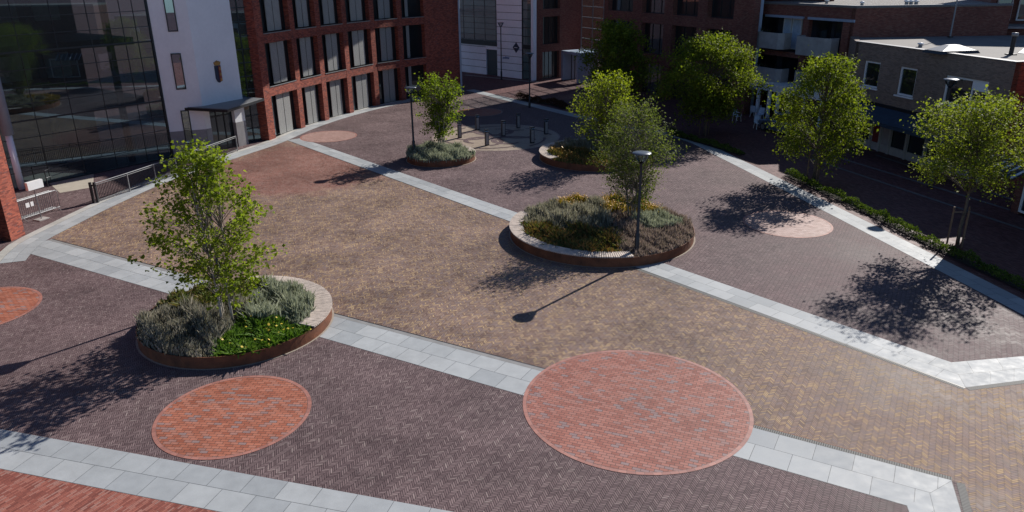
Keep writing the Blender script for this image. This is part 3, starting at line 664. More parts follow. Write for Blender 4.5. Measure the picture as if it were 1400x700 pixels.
for z in np.arange(1.1,13.5,1.1): Bw.box(mb,us0,us1,z,z+.07,-.05,.05)
for uu in (us0,(us0+us1)/2,us1-.1): Bw.box(mb,uu,uu+.09,0,13.5,-.06,.04)
mb.build('mullion_grid','galv',st)
mb=MB(); a,b=Bw.at(793,100)[0],Bw.at(817,100)[0]
mb=MB(); Bw.box(mb,-.6,-.25,0,2.9,-.5,2.0); Bw.box(mb,2.6,2.9,0,2.9,-.5,2.0); Bw.box(mb,-.6,2.9,2.9,3.15,-.5,2.0); mb.build('entrance_portal','bluegrey',st)  # white portal coloured blue-grey, its bluish shade put into the material
mb=MB()
for t in np.linspace(-.2,2.5,5): Bw.box(mb,t,t+.06,0,2.9,.9,.96)
mb.build('door_frame','dark_metal',st)
bk=thing('brick_block_building','long shaded dark red brick block with rows of wide dark windows behind the trees','building')
bays=[(5.2,9.4),(10.9,14.3),(15.5,18.9),(20.1,23.3)]
mb=MB(); cuts=[us1]+[q for b in bays for q in b]+[BL+.4]
for i in range(0,len(cuts),2): Bw.box(mb,cuts[i],cuts[i+1],0,14.6,-.7,0)
for z0,z1 in ((2.9,3.8),(6.6,7.5),(10.4,11.2),(13.4,14.6)):
    for a,b in bays: Bw.box(mb,a,b,z0,z1,-.7,-.012)
Bw.box(mb,us1,us1+.4,0,14.6,-3.5,-.7); 
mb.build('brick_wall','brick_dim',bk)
for z0,z1 in ((0,2.9),(3.8,6.6),(7.5,10.4),(11.2,13.4)):
    for a,b in bays:
        f=MB(); frame(Bw,f,a,b,z0,z1,-.6,-.5,.07)
        for t in (.33,.66): Bw.box(f,a+(b-a)*t,a+(b-a)*t+.06,z0,z1,-.58,-.51)
        fo=f.build('window','dark_metal',bk); g=MB(); Bw.pane(g,a+.05,b-.05,z0+.05,z1-.05,-.56); g.build('glass_pane','glass_dark',fo)
mb=MB(); Bw.box(mb,us1,BL+.4,14.6,14.9,-9,.1); mb.build('roof','roof_gravel',bk)
mb=MB(); Bw.box(mb,us1+.4,BL+.4,0,14.6,-9,-8.6); mb.build('rear_wall','brick_dim',bk)
wc=thing('white_column','tall white column standing at the end of the dim brick block','column',(*px(1012,155),0))
mb=MB(); mb.box(-.02,1.02,0,.5,0,14.5); mb.build('column_shaft','bluegrey',wc,off=(0,0,0))
mb=MB(); mb.box(-.06,1.06,-.04,.54,14.5,14.9); mb.build('column_cap','bluegrey',wc)
# ------------------------------------------------------------------ balcony building
balc=thing('balcony_building','shaded brick flats with grey concrete balconies and gravel roof beside the tall white column','building')
QA=np.array((20.8,64.1)); QB=np.array((24.7,55.9)); Qw=Wall(QA-(QB-QA)*.28,QB); QL=Qw.L; QT=8.7
back=np.array((38.,57.6)); 
mb=MB()
sideB=np.array((36.5,57.0))
mb.prism([Qw.p(QL-.0,0),tuple(sideB),tuple(sideB+np.array([-.2,.4])),Qw.p(QL-.35,0)],0,QT-.02)
Qw.box(mb,0,QL-.02,7.85,QT-.02,-.4,.0)     # parapet band
rows=[(5.1,7.85),(2.5,5.1)]
u_=lambda x,y: Qw.at(x,y)[0]
for (a,b) in ((u_(1085,30),u_(1085,30)+.01),):pass
cuts=[(0,.5),(u_(1098,30),u_(1106,30)),(QL-1.0,QL-.02)]
for z0,z1 in ((2.6,7.85),):
    for a,b in cuts: Qw.box(mb,a,b,z0,z1,-.4,.0)
Qw.box(mb,0,QL-.02,4.75,5.15,-.4,-.02); Qw.box(mb,0,QL-.02,2.35,2.9,-.4,.02)
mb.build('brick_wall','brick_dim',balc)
mb=MB(); Qw.box(mb,0,QL-.05,0,7.85,-3.2,-1.6,0); 
mb.build('recessed_wall','dark_inside',balc)
rf=MB(); rf.prism([Qw.p(-.0,0),Qw.p(QL,0),tuple(sideB),tuple(sideB+np.array([4,16])),Qw.p(0,-16)],QT-.015,QT+.04); rf.build('roof_gravel','roof_gravel',balc)
rf=MB(); Qw.box(rf,-.05,QL+.05,QT+.04,QT+.16,-.3,.08); 
sw=Wall(Qw.p(QL,0),sideB); sw.box(rf,0,sw.L,QT+.041,QT+.161,-.22,.08); rf.build('roof_edge_trim','trim',balc)
# white blind boxes
for (x0,y0,x1,y1) in ((1048,18,1100,23),(1106,23,1169,30)):
    m_=MB(); Qw.box(m_,u_(x0,y0),u_(x1,y1),7.72,7.9,0.,.12); m_.build('blind_box','bluegrey',balc)
# windows in the recesses: white glazed door pair etc
def rect(w,pts,o=0.):
    us=[w.at(*q,o)[0] for q in pts]; zs=[w.at(*q,o)[1] for q in pts]; return min(us),max(us),min(zs),max(zs)
for (x0,x1,z0,z1,mt) in ((1071,1082,5.2,7.6,'white'),(1083,1096,5.2,7.6,'white'),(1118,1136,5.2,7.6,'glass_dark'),(1142,1160,5.2,7.6,'glass_dark'),(1050,1062,5.2,7.6,'glass_dark'),(1045,1066,2.9,4.7,'glass_dark'),(1075,1095,2.9,4.7,'glass_dark')):
    a,b=Qw.at(x0,35,-1.5)[0],Qw.at(x1,35,-1.5)[0]
    f=MB(); frame(Qw,f,a,b,z0,z1,-1.6,-1.5,.08); fo=f.build('window','white' if mt=='white' else 'dark_metal',balc)
    g=MB(); Qw.box(g,a+.06,b-.06,z0+.06,z1-.06,-1.58,-1.53); g.build('curtain' if mt=='white' else 'glass_pane','cloth' if mt=='white' else mt,fo)
for (x0,x1,yt,yb,lab) in ((1027,1069,44,66,'upper left'),(1085,1133,51,77,'upper right'),(1023,1065,92,116,'lower left'),(1082,1130,100,125,'lower right')):
    o=1.1; a=Qw.at(x0,yt,o)[0]; b=Qw.at(x1,yt,o)[0]; z1=Qw.at((x0+x1)/2,yt,o)[1]; z0=Qw.at((x0+x1)/2,yb,o)[1]
    m_=MB(); c_=.35
    P=[(a,0.),(a,o-c_),(a+c_,o),(b-c_,o),(b,o-c_),(b,0.)]; I=[(a+.12,0.),(a+.12,o-c_-.05),(a+c_+.05,o-.12),(b-c_-.05,o-.12),(b-.12,o-c_-.05),(b-.12,0.)]
    for i in range(5):
        m_.prism([Qw.p(*P[i]),Qw.p(*P[i+1]),Qw.p(*I[i+1]),Qw.p(*I[i])],z0,z1)
    m_.prism([Qw.p(*q) for q in I],z0+.02,z0+.17)
    bo=m_.build('balcony','concrete',balc)
    if x0<1080:
        p_=MB()
        for k in range(7):
            t=a+.5+k*(b-a-1.)/6*.6; 
            for j in range(10): 
                aa=random.uniform(0,2*PI); c=Vector((*Qw.p(t,o-.15),z1+.02)); d=Vector((math.cos(aa)*.14,math.sin(aa)*.14,random.uniform(.1,.4))); q=d.cross(Vector((0,0,1))).normalized()*.03; p_.face([c-q,c+q,c+d])
        p_.build('balcony_plants',leafmat('balcony_leaf',(.02,.05,.02),(.05,.09,.03),(.2,.1,.12)),bo)
# ground floor arcade: white fascia, posts, shopfront
m_=MB(); a,b=Qw.at(1022,120,2.)[0],QL+.3; Qw.box(m_,a,b,1.95+.35,2.75,1.75,2.0); Qw.box(m_,a,b,2.75,2.85,0.02,2.0); m_.build('arcade_fascia','white',balc)
for x in (1037,1052,1064,1080,1100,1125):
    t=Qw.at(x,150,1.7)[0]; m_=MB(); Qw.box(m_,t-.11,t+.11,0,2.3,1.75,1.95); m_.build('arcade_post','panel_white',balc)
m_=MB(); Qw.pane(m_,0,QL,0,2.35,-.2); m_.build('shopfront_glass','glass_dark',balc)
m_=MB(); t=Qw.at(1028,135,.2)[0]; Qw.box(m_,t-.3,t+1.,0,2.2,-.1,.1); m_.build('red_door','door_red',balc)
# roof vents
def vent(x,y,z,lab,h=.35,r=.16):
    c=px(x,y,z); v=thing('roof_vent',lab,'vent',(*c,z)); m_=MB(); m_.lathe([(r*.7,0),(r*.7,h*.6)],n=14); m_.build('pipe','galv',v,True)
    m_=MB(); m_.lathe([(0,h*.95),(r,h*.85),(r*1.15,h*.6),(r*.6,h*.58)],n=14); m_.build('cowl','white',v,True)
    return v
vent(1130,5,QT+.04,'small white vent on the gravel roof, left of the cluster of vents'); 
for i,x in enumerate((1239,1245,1252)): vent(x,7,QT+.04,['left small vent of the cluster of three on the gravel roof','middle small vent of the cluster of three on the gravel roof','right small vent of the cluster of three on the gravel roof'][i],.4,.18)
vent(1178,9,QT+.04,'single small vent near the corner of the gravel roof edge',.4,.15)
pole=thing('roof_mast','thin grey mast standing on the flat roof against the brick side wall','mast',(*px(1299,50,6.8),6.8))
m_=MB(); m_.tube([(0,0,0),(0,0,5.2)],[.06,.04],8); m_.build('mast_pole','galv',pole); m_=MB(); m_.box(-.14,.14,-.14,.14,-.05,.02); m_.build('mast_foot','dark_metal',pole)
# ------------------------------------------------------------------ low tan building on the right
low=thing('low_tan_building','low tan brick shop building with white framed windows and pale flat roof','building')
LA=np.array((23.27,51.9)); LB=np.array((26.2,39.6)); Lo=Wall(LA,LB); LL=Lo.L; LT=6.75
e_=Lo.e; s_=-Lo.n
RC=LB+s_*13
mb=MB(); wins=[]
for pts in ([(1182,83),(1204,85),(1199,122),(1178,117)],[(1232,91),(1254,94.3),(1248,134),(1224,129)],[(1293,103),(1351,111),(1346,150),(1287,143)]):
    u0,u1,z0,z1=rect(Lo,pts); um=[Lo.at(*q)[0] for q in pts]; wins.append(((um[0]+um[3])/2,(um[1]+um[2])/2,(Lo.at(*pts[2])[1]+Lo.at(*pts[3])[1])/2,(Lo.at(*pts[0])[1]+Lo.at(*pts[1])[1])/2))
zz0=3.15; prev=0
for (a,b,z0,z1) in wins:
    Lo.box(mb,prev,a,zz0,LT,-.35,0); Lo.box(mb,a,b,zz0,z0,-.35,-.003); Lo.box(mb,a,b,z1,LT,-.35,-.003); prev=b
Lo.box(mb,prev,LL,zz0,LT,-.35,0)
lw=Wall(LA,QB+np.array([.1,.1])); 
mb.prism([tuple(LA),tuple(LA+e_*.3),(24.9+.3,55.9),(24.6,56.0)],0,LT)
mb.build('tan_brick_wall','brick_tan',low)
mb=MB(); mb.prism([tuple(LB),tuple(RC),tuple(RC-e_*.3),tuple(LB-e_*.3-Lo.n*.36)],0,LT-.002); mb.build('red_brick_side_wall','brick',low)
mb=MB(); mb.prism([tuple(LA+s_*.35),tuple(LB+s_*.35-e_*.3),tuple(RC-e_*.3),(37.5,56.),(24.9,55.5)],LT-.12,LT-.04); mb.build('flat_roof','roof_felt',low)
mb=MB(); Lo.box(mb,-.03,LL+.03,LT,LT+.05,-.38,.05); 
sd_=Wall(LB,RC); mb.prism([tuple(LB+e_*.04),tuple(RC+e_*.04),tuple(RC-e_*.32),tuple(LB-e_*.32)],LT+.001,LT+.052); mb.build('roof_edge_trim','trim',low)
for (a,b,z0,z1) in wins:
    f=MB(); frame(Lo,f,a,b,z0,z1,-.2,-.08,.11); 
    if b-a>2: Lo.box(f,a+(b-a)*.62,a+(b-a)*.62+.09,z0,z1,-.19,-.09); Lo.box(f,a+(b-a)*.65,b-.11,z1-.6,z1-.11,-.17,-.10)
    fo=f.build('window','white',low); g=MB(); Lo.pane(g,a+.08,b-.08,z0+.08,z1-.08,-.15); g.build('glass_pane','glass_dark',fo)
    s__=MB(); Lo.box(s__,a-.08,b+.08,z0-.09,z0-.001,-.1,.10); s__.build('sill','white',fo)
mb=MB(); Lo.box(mb,.0,LL,2.95,3.14,-.3,.08); mb.build('lintel_band','dark_metal',low)
mb=MB(); P=[(*Lo.p(.2,.09),2.95),(*Lo.p(LL-.1,.09),2.95),(*Lo.p(LL-.1,1.5),2.35),(*Lo.p(.2,1.5),2.35)]; mb.face(P); mb.face([(p[0],p[1],p[2]-.03) for p in reversed(P)]); Lo.box(mb,.2,LL-.1,2.12,2.34,1.47,1.5); mb.build('awning','awning',low)
mb=MB(); Lo.pane(mb,.1,LL-.1,0.5,2.95,-.5); mb.build('shopfront_glass','glass_dark',low)
mb=MB(); Lo.box(mb,.1,LL-.1,0,.5,-.55,-.4); mb.build('shopfront_sill','concrete',low)
for t in (.1,2.3,3.2,4.1,5.6,7.2,9.1,11.4): m_=MB(); Lo.box(m_,t,t+.16,0,2.95,-.45,-.28); m_.build('shopfront_post','concrete',low)
m_=MB(); Lo.box(m_,3.2,4.1,0,2.3,-.49,-.42); m_.build('pale_door','plinth',low)
m_=MB(); Lo.box(m_,2.45,3.15,.5,2.5,-.49,-.42); m_.build('poster_panel','door_red',low)
# things on that roof
c=px(1300,71,LT); sky=thing('roof_skylight','shiny pyramid skylight dome on the pale flat roof','skylight',(*c,LT-.04),R(12))
m_=MB(); m_.hexa([(-1.3,-.8,0),(1.3,-.8,0),(1.3,.8,0),(-1.3,.8,0)],[(-1.2,-.7,.16),(1.2,-.7,.16),(1.2,.7,.16),(-1.2,.7,.16)]); m_.build('skylight_kerb','dark_metal',sky)
m_=MB(); m_.hexa([(-1.15,-.65,.165),(1.15,-.65,.165),(1.15,.65,.165),(-1.15,.65,.165)],[(-.35,-.18,.45),(.35,-.18,.45),(.35,.18,.45),(-.35,.18,.45)]); m_.build('skylight_dome','galv',sky)
c=px(1382,74,LT); vp=thing('vent_pipe','tall black vent pipe with light cap on the pale flat roof','vent pipe',(*c,LT-.04))
m_=MB(); m_.lathe([(.12,0),(.12,1.05)],n=16); m_.build('pipe','black',vp,True); m_=MB(); m_.lathe([(.0,1.22),(.17,1.2),(.17,1.02),(.12,1.02)],n=16); m_.build('cap','galv',vp,True)
m_=MB(); m_.box(-.22,.22,-.22,.22,0,.06); m_.build('flashing','dark_metal',vp)
vent(1258,64.5,LT-.04,'small round vent at the shaded front edge of the flat roof',.3,.17)
patch=MB(); q=[px(1392,72,LT),px(1400,66,LT),px(1425,68,LT),px(1430,75,LT)]; patch.prism(q,LT-.035,LT-.01); tag(patch.build('roof_patch','roof_light'),'bright white patch lying on the pale flat roof beside vent pipe','roof patch')
# white parasol/awning with pale ribs and shop corner at right edge
shop=thing('corner_shop_building','dark shop front with white framed window at the right edge of the street','building')
K0=np.array(px(1392,293)); Kw=Wall(K0,K0+np.array([.9,-6.]))
m_=MB(); Kw.box(m_,-2.5,9,2.6,8.0,-6,-1.2); m_.build('brick_wall','brick_dim',shop)
m_=MB(); Kw.box(m_,-2.5,9.,8.002,8.2,-6.,-1.15); m_.build('roof','roof_gravel',shop)
m_=MB(); frame(Kw,m_,.0,3.,.15,2.3,-.06,.06,.10); fo=m_.build('window','white',shop); g=MB(); Kw.pane(g,.1,2.9,.25,2.2,0); g.build('glass_pane','glass_dark',fo)
m_=MB(); Kw.box(m_,-.5,-.02,0,2.3,-.5,.02); Kw.box(m_,-.5,8,2.3,2.58,-1.3,.04); m_.build('brick_pillar','brick_dim',shop)
m_=MB(); Kw.box(m_,-.4,8,0,2.58,-5.9,-1.25); m_.build('shop_interior','dark_inside',shop)
aw=thing('striped_awning','dark awning with pale ribs hanging above the shop front at the right edge','awning')
P0,P1_=px(1362,214,2.7),px(1420,232,2.7); ww=Wall(P0,P1_)
m_=MB(); m_.face([(*ww.p(0,0),2.9),(*ww.p(ww.L,0),2.9),(*ww.p(ww.L,1.2),2.3),(*ww.p(0,1.2),2.3)]); m_.face([(*ww.p(0,1.2),2.27),(*ww.p(ww.L,1.2),2.27),(*ww.p(ww.L,0),2.87),(*ww.p(0,0),2.87)]); m_.build('awning_cloth','awning',aw)
for t in np.linspace(.1,ww.L-.1,6): m_=MB(); m_.tube([(*ww.p(t,0),2.94),(*ww.p(t,1.25),2.33)],.05,6); m_.build('awning_rib','cloth',aw)
# far right block above the roofs
far=thing('far_flats_building','distant brick flats with balcony strip and white framed windows above the roofs','building')
FA=px(1358,8,8.75); 
Fw=Wall((37.2,60.5),(52,55.2)); FL=Fw.L
m_=MB(); Fw.box(m_,0,FL,0,6.9,-.5,0); Fw.box(m_,0,FL,9.9,16,-.5,0); Fw.box(m_,0,FL,0,16,-8,-3); Fw.box(m_,-.2,.2,6.9,9.9,-3,.001); m_.build('brick_wall','brick_dim',far)
m_=MB(); Fw.box(m_,.1,FL,6.9,7.05,-3,.5); m_.build('balcony_floor','concrete',far); m_=MB(); Fw.box(m_,.1,FL,9.35,10.3,.0,.25); m_.build('balcony_parapet','bluegrey',far)
for t in np.arange(.9,FL-1,1.5): 
    m_=MB(); frame(Fw,m_,t,t+1.1,7.3,9.0,-2.98,-2.85,.10); fo=m_.build('window','white',far); g=MB(); Fw.pane(g,t+.1,t+1.,7.4,8.9,-2.93); g.build('glass_pane','glass_dark',fo)
m_=MB(); Fw.box(m_,0,FL,16,16.2,-8,.1); m_.build('roof','roof_gravel',far)
# backdrop of the town behind
for i,(x,y,w_,d_,h_) in enumerate(((-22,104,26,8,12),(8,118,30,10,11),(58,92,30,14,10),(70,64,20,20,9))):
    b_=thing('town_building',['plain dark brick building far behind the white panelled building','plain brick building far behind the stair tower','plain brick building far behind the gravel roof','plain brick building far behind the distant flats'][i],'building')
    m_=MB(); m_.box(x-w_/2,x+w_/2,y-d_/2,y+d_/2,0,h_); m_.build('brick_wall','brick_dim',b_); m_=MB(); m_.box(x-w_/2-.1,x+w_/2+.1,y-d_/2-.1,y+d_/2+.1,h_+.001,h_+.25); m_.build('roof','roof_gravel',b_)
# ------------------------------------------------------------------ planters
def inside_bench(a,rng_):
    a0,a1=rng_; a=(a-a0)%(2*PI); return a<(a1-a0)%(2*PI)
def planter(c,r,label,bench,hgt=.41):
    t=thing('round_planter',label,'planter',(*c,0),0,'round rusty steel planters with slatted benches on the square')
    m_=MB(); n=96; m_.lathe([(r-.02,0),(r,0.0),(r,hgt),(r-.025,hgt),(r-.025,.1)],n=n); m_.build('steel_ring','corten',t)
    m_=MB(); m_.lathe([(r+.002,.012),(r+.07,.012)],n=n); m_.build('gravel_edge','kerb_pale',t)
    m_=MB(); m_.face([((r-.03)*math.cos(q),(r-.03)*math.sin(q),.30) for q in np.linspace(0,2*PI,65)[:-1]]); m_.build('soil','soil',t)
    if bench:
        a0,a1=bench; L=(a1-a0)%(2*PI); nn=int(L*r/.095); m_=MB()
        for k in range(nn):
            a=a0+L*(k+.06)/nn; b=a0+L*(k+.78)/nn; ri,ro=r-.58,r+.05
            q=[(ri*math.cos(a),ri*math.sin(a)),(ro*math.cos(a),ro*math.sin(a)),(ro*math.cos(b),ro*math.sin(b)),(ri*math.cos(b),ri*math.sin(b))]
            m_.prism(q,.435+random.uniform(-.003,.003),.485+random.uniform(-.003,.003))
        bo=m_.build('slatted_bench','wood',t)
        m_=MB()
        for rr in (r-.5,r-.03):
            pts=[(rr*math.cos(a0+L*q),rr*math.sin(a0+L*q),.41) for q in np.linspace(0.01,.99,40)]; m_.tube(pts,.022,4)
        for q in (0.004,.996):
            a=a0+L*q; m_.prism([((r-.56)*math.cos(a),(r-.56)*math.sin(a)),((r-.03)*math.cos(a),(r-.03)*math.sin(a)),((r-.03)*math.cos(a+.006),(r-.03)*math.sin(a+.006)),((r-.56)*math.cos(a+.006),(r-.56)*math.sin(a+.006))],.3,.43)
        m_.build('bench_bracket','corten',bo)
    return t
def ang(c,x,y,z=.47): p=px(x,y,z); return math.atan2(p[1]-c[1],p[0]-c[0])
PC1=(-9.6,23.64); PR1=3.2; PC2=(4.14,32.75); PR2=4.2; PC3=(-4.55,47.75); PR3=2.22; PC4=(5.6,47.75); PR4=3.72
be1=(ang(PC1,432,447),ang(PC1,335,383)); be2=(ang(PC2,708,288),ang(PC2,868,351)); be3=(ang(PC3,651,208),ang(PC3,608,198)); be4=(ang(PC4,830,189.5),ang(PC4,757,216))
planter(PC1,PR1,'round rusty planter with pale trunked tree and yellow flowers, nearest at the left',be1)
planter(PC2,PR2,'largest round rusty planter with curved slatted bench along its front and a lamp',be2)
planter(PC3,PR3,'small round rusty planter full of silver grass beside the bollards',be3)
planter(PC4,PR4,'round rusty planter half hidden behind the twiggy tree of the largest planter',be4)
# ------------------------------------------------------------------ ground cover
def cover(name,label,cat,c,zf,mask,r,density,h,wid,mat,lean=.35,flowers=None,bench=None,nb=3,base=.30):
    N=int(density*PI*r*r); a=rng.uniform(0,2*PI,N); q=r*np.sqrt(rng.uniform(0,1,N)); X=q*np.cos(a); Y=q*np.sin(a)
    keep=mask(X,Y)
    if bench:
        inb=((a-bench[0])%(2*PI))<((bench[1]-bench[0])%(2*PI)); keep&=~(inb&(q>r-.52))
    X,Y=X[keep],Y[keep]; n=len(X); 
    lump=.75+.35*np.sin(X*3.1+1.3)*np.sin(Y*2.7+.4)+.15*np.sin(X*7.+Y*5)
    V=[];Fc=[]
    Hh=h*lump*zf(X,Y)
    tot=n*nb; X=np.repeat(X,nb);Y=np.repeat(Y,nb);Hh=np.repeat(Hh,nb)*rng.uniform(.6,1.15,tot)
    th=rng.uniform(0,2*PI,tot); ln=np.abs(rng.normal(0,lean,tot))*Hh; X=X+rng.normal(0,.03,tot); Y=Y+rng.normal(0,.03,tot)
    ph=rng.uniform(0,PI,tot); w=wid*rng.uniform(.6,1.4,tot)
    dx,dy=np.cos(ph)*w/2,np.sin(ph)*w/2; tx,ty=X+np.cos(th)*ln,Y+np.sin(th)*ln
    mx,my=X+np.cos(th)*ln*.35,Y+np.sin(th)*ln*.35; z0=np.full(tot,base-.02); zm=base+Hh*.55; zt=base+Hh
    P=np.stack([np.c_[X-dx*.5,Y-dy*.5,z0],np.c_[X+dx*.5,Y+dy*.5,z0],np.c_[mx+dx,my+dy,zm],np.c_[tx,ty,zt],np.c_[mx-dx,my-dy,zm]],1).reshape(-1,3)
    idx=np.arange(tot*5).reshape(-1,5)
    o=fastmesh(name,P,idx,mat); o.location=(*c,0); tag(o,label,cat,kind='stuff')
    if flowers:
        fm,fn,fs=flowers; k=rng.choice(tot,int(tot*fn),replace=False); fx,fy,fz=tx[k],ty[k],zt[k]+.01
        P=[];
        m=len(k); aa=rng.uniform(0,2*PI,m); tl=rng.normal(0,.35,(m,2)); s=fs*rng.uniform(.7,1.3,m)
        Q=[]
        for t in (0,1,2,3,4,5):
            an=aa+t*PI/3; ux,uy=np.cos(an)*s,np.sin(an)*s; Q.append(np.c_[fx+ux,fy+uy,fz+tl[:,0]*ux+tl[:,1]*uy])
        P=np.stack(Q,1).reshape(-1,3); fo=fastmesh(name.replace('_plants','')+'_flowers',P,np.arange(m*6).reshape(-1,6),fm); fo.parent=o; tag(fo,kind='stuff')
    return o
def fastmesh(name,P,idx,mat):
    me=bpy.data.meshes.new(name); k=idx.shape[1]; nf=len(idx)
    me.vertices.add(len(P)); me.vertices.foreach_set('co',P.astype(np.float32).ravel()); me.loops.add(nf*k); me.loops.foreach_set('vertex_index',idx.astype(np.int32).ravel())
    me.polygons.add(nf); me.polygons.foreach_set('loop_start',np.arange(0,nf*k,k,dtype=np.int32)); me.polygons.foreach_set('loop_total',np.full(nf,k,dtype=np.int32))
    me.update(calc_edges=True); me.materials.append(mats[mat] if isinstance(mat,str) else mat)
    o=bpy.data.objects.new(name,me); COL.objects.link(o); return o
NT=dict(tint=(1.,1.,.85))
mats['silver']=leafmat('silver',(.19,.215,.155),(.31,.335,.245),(.45,.465,.355),.3,**NT)
mats['heather']=leafmat('heather',(.15,.155,.115),(.26,.245,.195),(.38,.34,.29),.3,**NT)
mats['mauve']=leafmat('mauve',(.15,.135,.10),(.28,.215,.19),(.40,.30,.27),.3,**NT)
mats['greenery']=leafmat('greenery',(0.0405,0.08775,0.0162),(0.0945,0.1755,0.027),(0.1755,0.27,0.04725),.35)
mats['dull_green']=leafmat('dull_green',(0.0585,0.087,0.0285),(0.1275,0.156,0.0495),(0.2535,0.1665,0.087),.25)
mats['rust_green']=leafmat('rust_green',(0.0624,0.0928,0.0304),(0.1568,0.1568,0.0528),(0.3744,0.1664,0.0736),.25)
mats['straw']=leafmat('straw',(.17,.175,.12),(.29,.275,.21),(.42,.385,.31),.3,**NT)
mats['ochre']=leafmat('ochre',(.10,.10,.015),(.24,.17,.02),(.42,.26,.02),.35)
mats['yellow']=simple('yellow',(.55,.40,.03),.6,0,.1)
mats['orange']=simple('orange',(.46,.23,.01),.6,0,.2)
mats['hedge']=leafmat('hedge',(.035,.06,.012),(.075,.115,.02),(.15,.19,.035),.4)
mats['hedge_red']=leafmat('hedge_red',(.03,.02,.012),(.08,.03,.02),(.10,.06,.03),.25)
def dome(r,c=(0,0)): return lambda X,Y: .72+.38*np.clip(1-((X-c[0])**2+(Y-c[1])**2)/(r*r),0,1)
def wob(X,Y): return .18*np.sin(X*4+1)+.15*np.sin(Y*5+2)
# planter 1
r=PR1-.05
cover('silver_shrub_plants','clump of silvery grey green lavender by the bench of the nearest left planter','plants',PC1,dome(3),lambda X,Y:(Y>-.35+wob(X,Y)-.15*X)&(X>.35+wob(Y,X)),r,190,.66,.05,'silver',.35,None,be1)
cover('yellow_flower_plants','low bright green plants with yellow flowers in the nearest left planter','plants',PC1,dome(3),lambda X,Y:(Y<=-.35+wob(X,Y)-.15*X)&(X>.2+wob(Y,X)),r,230,.36,.07,'greenery',.8,('yellow',.012,.038),be1)
cover('heather_plants','grey brown heather filling the front left of the nearest left planter','plants',PC1,dome(3),lambda X,Y:(X<=.2+wob(Y,X))&(Y<=.55+wob(X,Y)),r,220,.58,.045,'heather',.3,None,be1)
cover('sedum_plants','dull green and reddish low plants behind the pale trunks of the nearest left planter','plants',PC1,dome(3),lambda X,Y:(X<=.35+wob(Y,X))&(Y>.55+wob(X,Y)),r,190,.48,.09,'dull_green',.6,None,be1)
# planter 2
r=PR2-.05; w2=lambda X,Y:wob(X,Y)
cover('lavender_plants','tall grey green lavender along the left of the largest planter','plants',PC2,dome(4),lambda X,Y:(X<.3+w2(X,Y))&(Y>-.3+w2(Y,X)-.25*(X+2))&((Y<2.2+.5*X+1.2)|(X<=-1.8)),r,190,.70,.05,'straw',.28,None,be2)
cover('rusty_shrub_plants','dark green and rusty red low shrubs behind the bench of the largest planter','plants',PC2,dome(4),lambda X,Y:(X<.4+w2(X,Y))&(Y<=-.3+w2(Y,X)-.25*(X+2)),r,210,.50,.08,'rust_green',.6,None,be2)
cover('orange_flower_plants','orange yellow flowers at the back of the largest planter','plants',PC2,dome(4),lambda X,Y:(((X<.3+w2(X,Y))&(Y>=2.2+.5*X+1.2)&(X>-1.8))|((X>=.3+w2(X,Y))&(Y>1.5+w2(X,Y))&(X<3.))),r,240,.62,.05,'ochre',.5,('orange',.35,.03),be2)
cover('mauve_heather_plants','mauve brown heather around the lamp at the right of the largest planter','plants',PC2,dome(4),lambda X,Y:(X>=.3+w2(X,Y))&((Y<=1.5+w2(X,Y))|(X>=3.))&~(((X-2.6)**2+(Y-.3)**2)<1.2),r,230,.50,.045,'mauve',.3,None,be2)
cover('silver_tuft_plants','silver green tuft within the mauve heather of the largest planter','plants',PC2,dome(4),lambda X,Y:((X-2.6)**2+(Y-.3)**2)<1.3,r,260,.62,.05,'silver',.3,None,be2)
# planter 3
cover('silver_grass_plants','silver green grass overflowing the small planter beside the bollards','plants',PC3,dome(2.5),lambda X,Y:X<99,PR3-.0,330,.58,.045,'silver',.3,None,be3)
# planter 4
r=PR4-.05
cover('silver_grass_plants','pale silver grass along the left bench of the half hidden planter','plants',PC4,dome(4),lambda X,Y:(Y>.2+wob(X,Y)-.6*(X+1.5))&(X<1.8),r,170,.60,.05,'straw',.3,None,be4)
cover('orange_shrub_plants','orange brown flowering plants in the front of the half hidden planter','plants',PC4,dome(4),lambda X,Y:(Y<=.2+wob(X,Y)-.6*(X+1.5))&(X<1.0),r,170,.50,.06,'rust_green',.4,('orange',.03,.05),be4)
cover('green_shrub_plants','fresh green plants at the right of the half hidden planter','plants',PC4,dome(4),lambda X,Y:((Y<=.2+wob(X,Y)-.6*(X+1.5))&(X>=1.0))|(X>=1.8),r,150,.50,.08,'greenery',.5,('yellow',.01,.035),be4)
